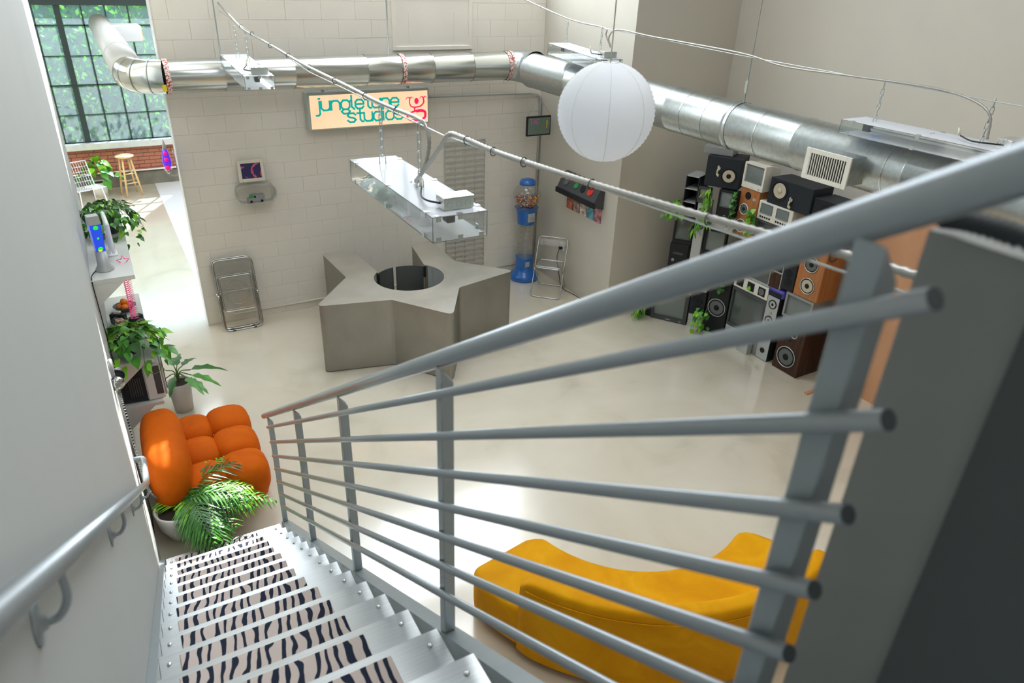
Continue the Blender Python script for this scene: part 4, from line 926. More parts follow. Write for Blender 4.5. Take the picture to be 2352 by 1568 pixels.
# ------------------------------------------------------------------ WALL CONSOLE ON THE LIT PIER
wc = thing('wall_console', 'dark control panel with round dials hung on the pale pier wall', 'console', (5.63, 7.75, 1.5))
bm = BM(); prism(bm, [(5.63, 1.42), (5.47, 1.46), (5.47, 1.53), (5.57, 1.72), (5.63, 1.74)], 7.28, 8.18)
bm.transform(Matrix(((1, 0, 0, 0), (0, 0, 1, 0), (0, 1, 0, 0), (0, 0, 0, 1))))
obj('casing', bm, 'darkgrey', wc, True)
for y, mm, r_ in ((8.02, 'conegrey', 0.05), (7.78, 'green', 0.04), (7.62, 'black', 0.05), (7.45, 'red', 0.055)):
    d = cyl(BM(), (5.525, y, 1.62), (5.51, y, 1.63), r_, n=18); obj('dial', d, mm, wc, True)
obj('front_ledge', box(BM(), 5.455, 5.475, 7.26, 8.20, 1.45, 1.52, 0.003), 'black', wc, True)
cols = [(0.45, 0.14, 0.08), (0.35, 0.25, 0.22), (0.55, 0.45, 0.40), (0.12, 0.35, 0.45), (0.42, 0.2, 0.24)]
for i in range(5):
    y1 = 8.12-i*0.165
    mm = ramp_mat('cover art %d' % i, [(0.3, tuple(c*0.35 for c in cols[i])), (0.5, cols[i]), (0.7, tuple(min(1, c*1.9) for c in cols[i]))], scale=16, detail=5, rough=0.35)
    tag(obj('magazine', box(BM(), 5.612, 5.627, y1-0.155, y1, 1.22, 1.42, 0.001), mm), ['brown and red', 'dull beige', 'pale pink and cream', 'bright blue', 'rose coloured'][i]+' illustrated cover in the row below the wall console', 'magazine', 'magazines below the wall console')

# ------------------------------------------------------------------ TV AND SPEAKER WALL
def placed(name, label, cat, A, B_, z0, group=None):
    """local x runs along the front from A (left as seen) to B, local -y faces out"""
    a = Vector((*A, 0)); c = Vector((*B_, 0)); d = c-a
    return thing(name, label, cat, (A[0], A[1], z0), math.atan2(d.y, d.x), group), d.length
def drv(parent, x, z, r, cone='conegrey', ring='ring', nm='driver', dust='rubber', rw=0.012):
    d = obj(nm, cyl(BM(), (x, -0.004, z), (x, 0.0, z), r, n=28), 'rubber', parent)
    if ring: obj('ring', tube(BM(), [(x+(r-rw/2)*math.cos(q*PI/16), -0.005, z+(r-rw/2)*math.sin(q*PI/16)) for q in range(32)], rw/2, 6, closed=True), ring, d)
    bm = BM(); lathe(bm, [(r*0.76, 0.0), (r*0.70, -0.002), (r*0.34, -0.014)], (0, 0, 0), 28); bm.transform(Matrix.Translation((x, -0.006, z)) @ Matrix.Rotation(PI/2, 4, 'X')); 
    for v in bm.verts: v.co.y = min(v.co.y, -0.0045) if v.co.y > -0.0045 else v.co.y
    obj('cone', bm, cone, d)
    obj('dust_cap', sph(BM(), (x, -0.008, z), r*0.3, 12, sc=(1, 0.3, 1)), dust, d)
    return d
def speaker(label, A, B_, z0, z1, dep, mt, drivers, face=None, foot=None):
    t_, w = placed('loudspeaker', label, 'loudspeaker', A, B_, z0); h = z1-z0
    obj('cabinet', box(BM(), 0.002, w-0.002, 0.002, dep, 0, h, 0.004), mt, t_)
    if face: obj('baffle', box(BM(), 0.006, w-0.006, -0.001, 0.004, 0.006, h-0.006), face, t_)
    for d in drivers:
        drv(t_, d[0]*w, d[1]*h, d[2], *d[3:])
    return t_, w, h
def crt(label, A, B_, z0, z1, dep, body='black', screen='screen', sx=(0.08, 0.92), sz=(0.14, 0.92), ctrl=None, extra=True):
    t_, w = placed('television', label, 'television', A, B_, z0); h = z1-z0
    # bezel ring
    bm = BM(); x0, x1, a, c = sx[0]*w, sx[1]*w, sz[0]*h, sz[1]*h
    for q in ((0.001, x0, 0, h), (x1, w-0.001, 0, h), (x0, x1, 0, a), (x0, x1, c, h)): box(bm, q[0], q[1], 0.0, 0.035, q[2], q[3])
    obj('bezel', bm, body, t_)
    bm = BM(); v = []
    fz = 0.035; m1 = dep*0.3
    for (y, k) in ((fz, 0.0), (m1, 0.0), (dep, 0.16)):
        v.append([bm.verts.new(p) for p in ((0.001+k*w, y, k*h*0.5), (w-0.001-k*w, y, k*h*0.5), (w-0.001-k*w, y, h-k*h*1.2), (0.001+k*w, y, h-k*h*1.2))])
    for i in range(2):
        for j in range(4): bm.faces.new((v[i][j], v[i][(j+1) % 4], v[i+1][(j+1) % 4], v[i+1][j]))
    bm.faces.new(v[2]); bm.faces.new(v[0][::-1]); obj('shell', bm, body, t_)
    bm = BM(); n = 8; g = []
    for i in range(n+1):
        g.append([bm.verts.new((x0+(x1-x0)*i/n, 0.022-0.016*(1-(2*i/n-1)**2)*(1-(2*j/n-1)**2)**0.8-0.0, a+(c-a)*j/n)) for j in range(n+1)])
    for i in range(n):
        for j in range(n): f = bm.faces.new((g[i][j], g[i+1][j], g[i+1][j+1], g[i][j+1])); f.smooth = True
    obj('screen', bm, screen, t_)
    if extra:
        obj('power_button', box(BM(), w*0.8, w*0.86, -0.004, 0.0, h*0.05, h*0.09), 'midgrey', t_)
        obj('badge', box(BM(), w*0.44, w*0.56, -0.002, 0.0, h*0.05, h*0.075), 'silver', t_)
    return t_, w, h
X = 6.63
# bottom row, right to left
t_, w, h = speaker('big dark wood floor loudspeaker with a huge grey woofer, right end of the bottom row', (X, 4.92), (X, 4.555), 0, 0.615, 0.40, 'darkwood',
    [(0.47, 0.33, 0.135, 'conegrey', 'ring', 'woofer'), (0.60, 0.83, 0.045, 'conegrey', 'ring', 'tweeter'), (0.25, 0.88, 0.038, 'conegrey', 'ring', 'tweeter')], 'darkwood')
obj('port', box(BM(), w*0.22, w*0.5, -0.004, 0.0, h*0.66, h*0.73), 'black', t_)
tag(obj('amplifier_box', box(BM(), X+0.01, X+0.33, 4.60, 4.93, 0.617, 0.68, 0.004), 'midgrey'), 'flat grey amplifier box on top of the big dark wood loudspeaker', 'amplifier')
t_, w, h = speaker('tall slim silver floor loudspeaker with round port near the floor', (X-0.01, 5.185), (X-0.01, 5.0), 0.0, 0.855, 0.24, 'black',
    [(0.52, 0.88, 0.058, 'silver', 'black', 'driver'), (0.5, 0.75, 0.018, 'silver', 'ring', 'tweeter'), (0.48, 0.63, 0.058, 'silver', 'black', 'driver')], 'silver')
obj('port', cyl(BM(), (0.5*w, -0.006, 0.15*h), (0.5*w, 0.0, 0.15*h), 0.034, n=20), 'black', t_)
cm, w, h = crt('large dark television on the grey boxes left of the silver loudspeaker', (X, 5.745), (X, 5.19), 0.205, 0.745, 0.42, 'darkgrey', 'screen', (0.05, 0.95), (0.08, 0.93))
for i, (a, c) in enumerate(((5.745, 5.46), (5.455, 5.19))):
    tag(obj('equipment_box', box(BM(), X, X+0.4, c, a, 0.0, 0.2, 0.004), ['silver', 'midgrey'][i]), ['pale grey box on the floor, left one under the large dark television', 'mid grey box on the floor, right one under the large dark television'][i], 'box', 'boxes under the large dark television')
tag(obj('equipment_box', box(BM(), X-0.10, X-0.01, 5.25, 5.42, 0.0, 0.15, 0.004), 'silver'), 'small pale grey box standing in front of the boxes beside the silver loudspeaker', 'box')
sp_, w = placed('strip_loudspeaker', 'off white strip with three square speaker holes above the large dark television', 'loudspeaker', (X, 5.745), (X, 5.195), 0.75)
bm = BM(); box(bm, 0, w, 0, 0.2, 0, 0.165, 0.004); obj('cabinet', bm, 'offwhite', sp_)
for i, (mm, cc_) in enumerate((('black', None), ('leafb', None), ('conegrey', None))):
    x = w*(0.18+0.32*i); q = obj('recess', box(BM(), x-0.055, x+0.055, -0.003, 0.0, 0.028, 0.138), 'black', sp_)
    if i == 2: obj('cone', cyl(BM(), (x, -0.008, 0.083), (x, -0.003, 0.083), 0.042, n=20), 'conegrey', q)
# purple boombox
pb, w = placed('boombox', 'purple portable boombox lying on top of the silver floor loudspeaker', 'boombox', (X-0.02, 5.20), (X-0.02, 4.955), 0.857)
obj('body', box(BM(), 0, w, 0.0, 0.20, 0, 0.10, 0.03, seg=3), 'purplebox', pb); obj('grille', box(BM(), 0.03, w-0.03, -0.002, 0.004, 0.02, 0.06), 'black', pb)
obj('handle', tube(BM(), fillet([(0.03, 0.1, 0.095), (0.05, 0.1, 0.125), (w-0.05, 0.1, 0.125), (w-0.03, 0.1, 0.095)], 0.02), 0.008, 8), 'silver', pb)
crt('small silver framed television behind the top rail, above the big dark wood loudspeaker', (X, 4.945), (X, 4.56), 0.682, 0.985, 0.36, 'midgrey', 'screenlt', (0.07, 0.93), (0.08, 0.9))
speaker('narrow dark loudspeaker with wooden side, left of the tall orange wood loudspeaker', (X, 5.045), (X, 4.875), 0.985, 1.325, 0.25, 'darkwood', [(0.5, 0.3, 0.05, 'black', None, 'driver'), (0.45, 0.62, 0.045, 'black', None, 'driver')], 'blackbox')
t_, w, h = speaker('tall orange wood loudspeaker with cream cone and scalloped metal rings', (X, 4.865), (X, 4.53), 0.99, 1.90, 0.33, 'wood',
    [(0.50, 0.17, 0.098, 'cone', 'ring', 'woofer'), (0.47, 0.45, 0.095, 'conegrey', 'ring', 'driver'), (0.5, 0.72, 0.085, 'conegrey', 'ring', 'driver')], 'wood')
BC, w, h = crt('big silver edged television with control panel, left of the narrow dark loudspeaker', (X, 5.74), (X, 5.055), 0.925, 1.40, 0.45, 'silver', 'screen', (0.02, 0.74), (0.04, 0.97), extra=False)
obj('control_panel', box(BM(), w*0.755, w*0.985, -0.002, 0.002, h*0.04, h*0.46), 'darkwood', BC); obj('speaker_grille', box(BM(), w*0.76, w*0.98, -0.003, 0.002, h*0.5, h*0.86), 'black', BC)
# behind the handrail: mid height sets
crt('dark television partly hidden behind the handrail, above the big silver edged one', (X, 5.60), (X, 5.08), 1.402, 1.675, 0.36, 'darkgrey', 'screen', extra=False)
mon, w = placed('twin_monitor', 'off white twin monitor unit with two small screens under the right black loudspeaker', 'monitor', (X, 5.60), (X, 5.10), 1.677)
obj('case', box(BM(), 0, w, 0, 0.3, 0, 0.222, 0.006), 'offwhite', mon)
for i in (0, 1):
    s = obj('screen', box(BM(), 0.04+i*0.235, 0.215+i*0.235, -0.003, 0.0, 0.082, 0.20, 0.008), 'screenlt', mon)
    for j in range(5): obj('button', box(BM(), 0.045+i*0.235+j*0.034, 0.065+i*0.235+j*0.034, -0.005, 0.0, 0.03, 0.05), 'black', mon)
t_, w, h = speaker('large black loudspeaker lying on its side, right one on the top row', (X, 5.50), (X, 4.895), 1.901, 2.20, 0.33, 'blackbox', [(0.26, 0.58, 0.115, 'cone', 'black', 'woofer', 'cone')], 'blackbox')
speaker('black loudspeaker at the right end of the top row behind the handrail', (X+0.02, 4.885), (X+0.02, 4.54), 1.902, 2.12, 0.32, 'blackbox', [(0.5, 0.5, 0.07, 'black', None, 'driver')], 'black')
# wood speaker column and white set
t_, w, h = speaker('orange wood loudspeaker with two white ringed cones under the white television', (X, 5.905), (X, 5.61), 1.402, 1.985, 0.30, 'wood',
    [(0.42, 0.85, 0.045, 'black', None, 'tweeter'), (0.33, 0.56, 0.07, 'conegrey', 'white', 'driver'), (0.32, 0.20, 0.085, 'conegrey', 'white', 'driver')], 'wood')
obj('badge', box(BM(), w*0.68, w*0.84, -0.003, 0, h*0.78, h*0.84), 'silver', t_)
t_, w, h = crt('white portable television on top of the orange wood loudspeaker', (X-0.01, 5.91), (X-0.01, 5.585), 1.987, 2.285, 0.32, 'offwhite', 'screenlt', (0.08, 0.92), (0.22, 0.93))
for i in range(9): obj('top_vent', box(BM(), 0.05+i*0.025, 0.06+i*0.025, 0.12, 0.2, h-0.002, h+0.001), 'cream', t_)
crt('dark television in the middle of the wall under the wood loudspeaker', (X, 5.935), (X, 5.75), 0.93, 1.23, 0.36, 'black', 'screen', extra=False)
# left block, faces turned a little to the room
t_, w, h = speaker('large black loudspeaker lying on its side, left one on the top row', (6.385, 6.30), (6.60, 5.93), 1.925, 2.29, 0.34, 'blackbox', [(0.68, 0.42, 0.098, 'cone', 'black', 'woofer')], 'blackbox')
tag(obj('grey_case', box(BM(), -0.0, 0.36, 0, 0.3, 0, 0.09, 0.004), 'midgrey', loc=(6.42, 6.42, 2.292), rot=(0, 0, R(-60))), 'mid grey metal case on the left end of the top row', 'case')
t_, w, h = crt('dark television with pale grey screen beside the hanging fern', (6.465, 6.095), (6.555, 5.885), 1.585, 1.915, 0.34, 'black', 'screenlt', (0.08, 0.94), (0.34, 0.92))
sp_, w = placed('ring_loudspeaker', 'silver speaker panel with round rings under the dark television', 'loudspeaker', (6.445, 6.14), (6.565, 5.87), 1.40)
obj('cabinet', box(BM(), 0, w, 0, 0.2, 0, 0.18, 0.004), 'silver', sp_); drv(sp_, w*0.72, 0.09, 0.06, 'silver', 'ring')
crt('black television below the silver speaker panel', (6.435, 6.185), (6.58, 5.95), 1.05, 1.397, 0.36, 'black', 'screenlt', (0.1, 0.92), (0.16, 0.92), extra=False)
speaker('slim tall silver loudspeaker with two bright cones beside the left black television', (6.365, 6.32), (6.425, 6.205), 0.62, 1.70, 0.24, 'silver', [(0.55, 0.90, 0.05, 'silver', 'black', 'driver'), (0.5, 0.73, 0.05, 'silver', 'black', 'driver')], 'silver')
crt('tiny dark television with tan screen on the slim silver loudspeaker', (6.352, 6.335), (6.425, 6.205), 1.702, 1.90, 0.22, 'darkgrey', mat('tan glass screen', (0.22, 0.20, 0.15), 0.25), (0.1, 0.9), (0.22, 0.9), extra=False)
tag(obj('cream_box', box(BM(), 0, 0.12, 0, 0.12, 0, 0.09, 0.004), 'cream', loc=(6.43, 6.26, 1.905), rot=(0, 0, R(-60))), 'small cream box perched on the tiny dark television', 'box')
sh = thing('black_shelf_unit', 'narrow black shelf unit with bright edges at the left end of the stack', 'shelf', (6.28, 6.5, 1.5), R(-66))
for z in (0.0, 0.17, 0.34, 0.5): obj('shelf', box(BM(), 0, 0.17, 0, 0.3, z, z+0.012), 'silver', sh)
for x in (0.0, 0.165): obj('side', box(BM(), x, x+0.01, 0.0, 0.3, 0, 0.51), 'blackbox', sh)
obj('back', box(BM(), 0, 0.17, 0.29, 0.3, 0, 0.5), 'black', sh)
crt('black television at the left edge of the stack, above the video recorder', (6.215, 6.525), (6.35, 6.325), 1.13, 1.495, 0.32, 'black', 'screen', (0.08, 0.92), (0.12, 0.92), extra=False)
vc = thing('video_recorder', 'black video recorder under the left black television', 'video recorder', (6.20, 6.53, 0.70), math.atan2(-0.2, 0.135))
obj('case', box(BM(), 0, 0.24, 0, 0.3, 0, 0.425, 0.004), 'black', vc); obj('tape_slot', box(BM(), 0.05, 0.18, -0.003, 0, 0.28, 0.31), 'darkgrey', vc); obj('dial', cyl(BM(), (0.06, -0.006, 0.2), (0.06, 0, 0.2), 0.02, n=14), 'midgrey', vc)
t_, w, h = crt('dark television on the floor at the left end with a cream vented strip on top', (6.14, 6.655), (6.41, 6.24), 0.0, 0.445, 0.40, 'darkgrey', 'screenlt', (0.07, 0.9), (0.14, 0.9))
kb, w = placed('cream_vent_tray', 'cream slotted tray on the floor television at the left end', 'tray', (6.22, 6.53), (6.42, 6.23), 0.447)
obj('tray', box(BM(), 0, w, 0.0, 0.2, 0, 0.02, 0.004), 'cream', kb)
for i in range(11): obj('slot', box(BM(), 0.02+i*0.03, 0.032+i*0.03, 0.02, 0.18, 0.019, 0.0215), 'darkgrey', kb)
for i, (z0, z1) in enumerate(((0.0, 0.088), (0.09, 0.185))):
    b_, w = placed('storage_box', 'pale grey flat box, %s of the pair left of the floor plant' % ('lower' if i == 0 else 'upper'), 'box', (6.43, 6.235), (6.52, 6.06), z0)
    obj('body', box(BM(), 0, w, 0, 0.3, 0, z1-z0, 0.003), 'silver', b_)
speaker('small black bookshelf loudspeaker standing on the two pale grey boxes', (6.425, 6.245), (6.52, 6.055), 0.187, 0.53, 0.22, 'darkwood', [(0.5, 0.62, 0.065, 'black', 'black', 'driver'), (0.5, 0.25, 0.05, 'black', None, 'driver'), (0.72, 0.93, 0.014, 'black', None, 'driver')], 'blackbox')
lp = thing('portable_radio', 'opened silver portable player on the small bookshelf loudspeaker', 'player', (6.42, 6.25, 0.532), math.atan2(-0.19, 0.095))
obj('base', box(BM(), 0, 0.21, 0, 0.16, 0, 0.025, 0.005), 'silver', lp); obj('lid', box(BM(), 0.0, 0.21, 0.155, 0.17, 0.02, 0.14, 0.005), 'white', lp); obj('disc_well', cyl(BM(), (0.1, 0.08, 0.025), (0.1, 0.08, 0.028), 0.065, n=20), 'midgrey', lp)
t_, w, h = speaker('wide black loudspeaker with a big bare grey woofer behind the floor plant', (6.53, 6.04), (6.62, 5.76), 0.0, 0.90, 0.35, 'black', [(0.5, 0.42, 0.125, 'conegrey', 'dkmetal', 'woofer'), (0.62, 0.86, 0.045, 'conegrey', 'ring', 'tweeter')], 'black')
tag(obj('dark_crate', box(BM(), 0, 0.30, 0, 0.25, 0, 0.10, 0.004), 'black', loc=(6.02, 6.86, 0.0), rot=(0, 0, R(-52))), 'low black crate on the floor in the corner by the pier', 'crate')
# loose cables at the right end
for i in range(5):
    o = 0.03*i
    tag(obj('power_lead', tube(BM(), smoothpath([(7.06+o*.6, 4.50-o, 0.62-o), (7.10, 4.47-o*.5, 0.35), (7.12-o, 4.44, 0.12), (7.0+o, 4.40-o, 0.01), (6.93+o*2, 4.36+o, 0.008), (7.05, 4.32+o*1.2, 0.03), (7.12, 4.28, 0.01+0.01*i)], 6), 0.0055, 6), 'rubber'),
        ['longest outer', 'second', 'middle', 'fourth', 'innermost'][i]+' black power lead hanging behind the big dark wood loudspeaker', 'cable', 'tangle of leads at the right end of the stack')

# ------------------------------------------------------------------ PLANTS
def leaf_mesh(L, Wd, kind='heart', droop=0.25, mats=('leaf',)):
    bm = BM(); n = 6; rows = []
    for i in range(n+1):
        u_ = i/n
        if kind == 'heart': w = Wd*(math.sin(PI*min(1, u_*1.02+0.0)**0.62))*0.5 if u_ < 1 else 0
        elif kind == 'lance': w = Wd*0.5*math.sin(PI*u_**0.8)
        else: w = Wd*0.5*math.sin(PI*u_**0.7)*(1.0 if i % 2 else 0.55)
        y = L*u_; z = -droop*L*u_*u_
        if w < 1e-4: rows.append([bm.verts.new((0, y, z))])
        else: rows.append([bm.verts.new((-w, y-(0.12*w if kind == 'heart' else 0), z+0.22*w)), bm.verts.new((0, y, z)), bm.verts.new((w, y-(0.12*w if kind == 'heart' else 0), z+0.22*w))])
    for a, c in zip(rows, rows[1:]):
        if len(a) == 1 and len(c) == 3: bm.faces.new((a[0], c[1], c[0])); bm.faces.new((a[0], c[2], c[1]))
        elif len(a) == 3 and len(c) == 1: bm.faces.new((a[0], a[1], c[0])); bm.faces.new((a[1], a[2], c[0]))
        elif len(a) == 3: bm.faces.new((a[0], a[1], c[1], c[0])); bm.faces.new((a[1], a[2], c[2], c[1]))
    for f in bm.faces: f.smooth = True
    return mesh_of('leaf', bm)
def leafset(kind, L, Wd, mats, droop=0.25):
    out = []
    for m_ in mats:
        me = leaf_mesh(L, Wd, kind, droop); me.materials.append(M[m_]); out.append(me)
    return out
def bush(t_, c, n, rad, hgt, metas, seed, trail=0.4, smin=0.6, smax=1.2, flat=1.0):
    rr = random.Random(seed)
    for i in range(n):
        a = rr.uniform(0, 2*PI); q = math.sqrt(rr.random()); rx = rad*q
        z = hgt*(1-q*q)*rr.uniform(0.55, 1.0) - trail*max(0, q-0.6)*rr.random()*1.6
        p = (c[0]+rx*math.cos(a), c[1]+rx*math.sin(a)*flat, c[2]+z)
        o = obj('leaf', metas[rr.randrange(len(metas))], None, t_, True)
        o.location = p; s = rr.uniform(smin, smax); o.scale = (s, s, s)
        o.rotation_euler = (rr.uniform(-1.0, 0.5)-0.5*q, rr.uniform(-0.5, 0.5), a-PI/2+rr.uniform(-0.7, 0.7))
    bm = BM()
    for i in range(max(5, n//6)):
        a = rr.uniform(0, 2*PI); q = rr.uniform(0.3, 0.95)
        tube(bm, smoothpath([(c[0], c[1], c[2]-0.02), (c[0]+rad*q*.5*math.cos(a), c[1]+rad*q*.5*math.sin(a)*flat, c[2]+hgt*.7), (c[0]+rad*q*math.cos(a), c[1]+rad*q*math.sin(a)*flat, c[2]+hgt*(1-q*q)*.7)], 4), 0.003, 5)
    obj('stems', bm, 'stem', t_, True)
def pot(t_, c, r0, r1, h, m_, rim=0.006):
    obj('pot', lathe(BM(), [(r0, 0), (r1, h), (r1-rim, h), (r1-rim-0.004, h-0.03), (0.0, h-0.03)], c, 28), m_, t_, True)
    obj('soil', cyl(BM(), (c[0], c[1], c[2]+h-0.03), (c[0], c[1], c[2]+h-0.022), r1-rim-0.004, n=24), 'soil', t_, True)

# ------------------------------------------------------------------ LEFT WALL SHELVES
XS0 = -0.305
def shelf(z, y1, lab):
    s = thing('wall_shelf', lab, 'shelf', (XS0, 6.2, z), group='stacked stainless steel wall shelves')
    obj('shelf_top', box(BM(), XS0, 0.016, 6.2, y1, z-0.012, z, 0.001), 'silver_s', s, True)
    obj('front_lip', box(BM(), XS0, 0.016, 6.2, 6.204, z-0.036, z-0.012), 'silver_s', s, True)
    obj('side_lip', box(BM(), 0.012, 0.016, 6.204, y1, z-0.036, z-0.012), 'silver_s', s, True)
    for yy in (6.206, y1-0.02):
        bm = BM(); prism(bm, [(XS0, z-0.036), (-0.06, z-0.036), (XS0+0.015, z-0.235), (XS0, z-0.245)], -0.0015, 0.0015); bm.transform(Matrix.Translation((0, yy, 0)) @ Matrix.Rotation(PI/2, 4, 'X')); obj('gusset_bracket', bm, 'silver_s', s, True)
M['silver_s'] = ramp_mat('stainless shelf steel', [(0.3, (0.60, 0.61, 0.58)), (0.7, (0.68, 0.69, 0.65))], scale=4, detail=1, rough=0.35, metal=0.15, rvar=0.05)
shelf(1.87, 7.75, 'top stainless wall shelf carrying the blue lava lamp')
shelf(1.08, 7.75, 'middle stainless wall shelf under the pink star spring')
shelf(0.645, 7.3, 'bottom stainless wall shelf carrying the grey box monitor')
# lava lamp
ll = thing('lava_lamp', 'square lava lamp with blue liquid and green wax on the top shelf', 'lava lamp', (-0.19, 6.42, 1.87), R(12))
def frus(a, c, z0, z1):
    bm = BM(); lo = [bm.verts.new((x*a, y*a, z0)) for x, y in ((-1, -1), (1, -1), (1, 1), (-1, 1))]; hi = [bm.verts.new((x*c, y*c, z1)) for x, y in ((-1, -1), (1, -1), (1, 1), (-1, 1))]
    bm.faces.new(lo[::-1]); bm.faces.new(hi)
    for i in range(4): bm.faces.new((lo[i], lo[(i+1) % 4], hi[(i+1) % 4], hi[i]))
    return bm
obj('base', lathe(BM(), [(0.072, 0), (0.070, 0.01), (0.048, 0.05), (0.041, 0.17)], n=24), 'silver', ll)
obj('liquid', frus(0.034, 0.042, 0.17, 0.40), 'lavab', ll); obj('cap', frus(0.044, 0.041, 0.40, 0.47), 'silver', ll)
obj('wax', sph(BM(), (0.0, -0.030, 0.375), 0.026, 12, sc=(1.2, .6, 1)), 'lavag', ll); obj('wax', sph(BM(), (0.0, -0.034, 0.285), 0.012, 12, sc=(1, .6, 1)), 'lavag', ll); obj('wax', sph(BM(), (0.0, -0.026, 0.195), 0.028, 12, sc=(1, .5, .8)), 'lavag', ll); obj('wax', sph(BM(), (-0.004, -0.032, 0.182), 0.017, 12, sc=(1, .5, .6)), 'lavay', ll)
tag(obj('lamp_cord', tube(BM(), smoothpath([(-0.24, 6.44, 1.876), (-0.285, 6.32, 1.878), (-0.295, 6.20, 1.86), (-0.292, 6.15, 1.6), (-0.29, 6.14, 1.2), (-0.285, 6.12, 0.8)], 6), 0.004, 6), 'black'), 'black lamp cord with inline switch hanging at the shelf ends', 'cord')
# slanted white desktop computer behind the lamp
pc = thing('desktop_computer', 'slim white all in one computer seen from the side behind the lava lamp', 'computer', (-0.105, 6.80, 1.87), R(3))
obj('screen_panel', box(BM(), -0.02, 0.01, -0.20, 0.20, 0.06, 0.33, 0.01), 'white', pc); obj('display', box(BM(), 0.0105, 0.012, -0.18, 0.18, 0.08, 0.31), 'screenlt', pc)
obj('stand', box(BM(), -0.07, 0.03, -0.08, 0.08, 0.0, 0.012, 0.004), 'white', pc); obj('stand_arm', box(BM(), -0.03, -0.018, -0.04, 0.04, 0.012, 0.2), 'white', pc)
# trailing plant at the far end of the top shelf
p1 = thing('trailing_plant', 'bushy trailing green plant in a dark pot at the window end of the top shelf', 'plant', (-0.10, 7.42, 1.87))
pot(p1, (-0.10, 7.42, 1.87), 0.075, 0.10, 0.16, 'darkgrey')
lm = leafset('heart', 0.065, 0.048, ('leafd', 'leafd', 'leaf', 'leaf', 'leafb'), 0.3)
bush(p1, (-0.09, 7.40, 2.03), 250, 0.28, 0.17, lm, 11, trail=0.40, smin=0.7, smax=1.3)
# pink star spring, fruit bowl, cameras, little box on the middle shelf
sw = thing('star_spring', 'pink wire star shaped spring tower hanging beside the shelves', 'decoration', (-0.055, 6.55, 1.30))
P = []
for i in range(26*10+1):
    a = i/10*2*PI; q = i % 10; r_ = 0.034 if q % 2 == 0 else 0.016
    P.append((-0.05-0.012*(i/260), 6.55+0.0+0.02*(i/260)+r_*math.sin(q*PI/5), 1.83-0.50*i/260*1.0 + 0.0))
    P[-1] = (P[-1][0]+r_*math.cos(q*PI/5), P[-1][1], P[-1][2])
obj('wire_coil', tube(BM(), P, 0.0032, 4), 'pinkwire', sw, True)
bm = BM(); S = [( -0.045+(0.05 if k % 2 == 0 else 0.024)*math.sin(k*PI/5), 6.54, 1.88+(0.05 if k % 2 == 0 else 0.024)*math.cos(k*PI/5)) for k in range(10)]
tube(bm, S, 0.005, 5, closed=True); obj('star', bm, 'pinkwire', sw, True)
fb = thing('fruit_bowl', 'dark bowl on the middle shelf behind the pink spring', 'bowl', (-0.13, 7.35, 1.08))
obj('bowl', lathe(BM(), [(0.04, 0), (0.05, 0.005), (0.105, 0.06), (0.10, 0.062), (0.045, 0.012), (0, 0.012)], (-0.13, 7.35, 1.08), 24), 'darkgrey', fb, True)
FR = ['by the wall', 'on the room side', 'nearest the camera', 'at the window side', 'on top of the others']
for i, (dx, dy, dz) in enumerate(((-0.04, 0, 0.05), (0.035, 0.01, 0.055), (0, -0.045, 0.055), (0.0, 0.05, 0.06), (0.0, 0.0, 0.10))):
    tag(obj('orange_fruit', sph(BM(), (-0.13+dx, 7.35+dy, 1.08+dz), 0.033, 12), 'fruit'), 'small orange fruit in the dark bowl, the one '+FR[i], 'fruit', 'orange fruits in the dark bowl')
def camera_prop(loc, rz, lab):
    c_ = thing('film_camera', lab, 'camera', loc, rz)
    obj('body', box(BM(), -0.07, 0.07, -0.03, 0.03, 0, 0.09, 0.008, seg=2), 'black', c_); obj('lens', cyl(BM(), (0.0, -0.09, 0.045), (0.0, -0.03, 0.045), 0.03, n=18), 'darkgrey', c_); obj('prism_hump', box(BM(), -0.03, 0.03, -0.02, 0.02, 0.09, 0.115, 0.005), 'silver', c_)
camera_prop((-0.06, 6.98, 1.08), R(40), 'black film camera on the middle shelf beside the pink spring')
camera_prop((-0.20, 7.10, 1.08), R(-30), 'black and silver film camera on the middle shelf near the wall')
tag(obj('keepsake_box', box(BM(), -0.035, 0.035, -0.035, 0.035, 0, 0.13, 0.003), ramp_mat('carved tan box', [(0.0, (0.10, 0.05, 0.03)), (0.45, (0.45, 0.32, 0.20)), (0.6, (0.6, 0.5, 0.36))], scale=40, rough=0.6, const=True), loc=(-0.19, 6.86, 1.08), rot=(0, 0, 0.3)), 'small tan patterned box standing among the cameras', 'box')
# leafy pothos on the near end of the middle shelf
p2 = thing('pothos_plant', 'bright pothos with big heart shaped leaves on the middle shelf above the monitor', 'plant', (-0.15, 6.42, 1.08))
pot(p2, (-0.15, 6.42, 1.08), 0.07, 0.095, 0.13, 'darkgrey')
lm = leafset('heart', 0.115, 0.085, ('leaf', 'leaf', 'leafb', 'leafb', 'leafd'), 0.25)
bush(p2, (-0.12, 6.40, 1.20), 160, 0.27, 0.17, lm, 21, trail=0.30, smin=0.6, smax=1.15)
obj('hanging_vine', tube(BM(), smoothpath([(-0.05, 6.25, 1.2), (-0.06, 6.15, 1.02), (0.0, 6.16, 0.95), (0.06, 6.2, 0.99), (0.07, 6.3, 1.1)], 6), 0.003, 5), 'stem', p2, True)
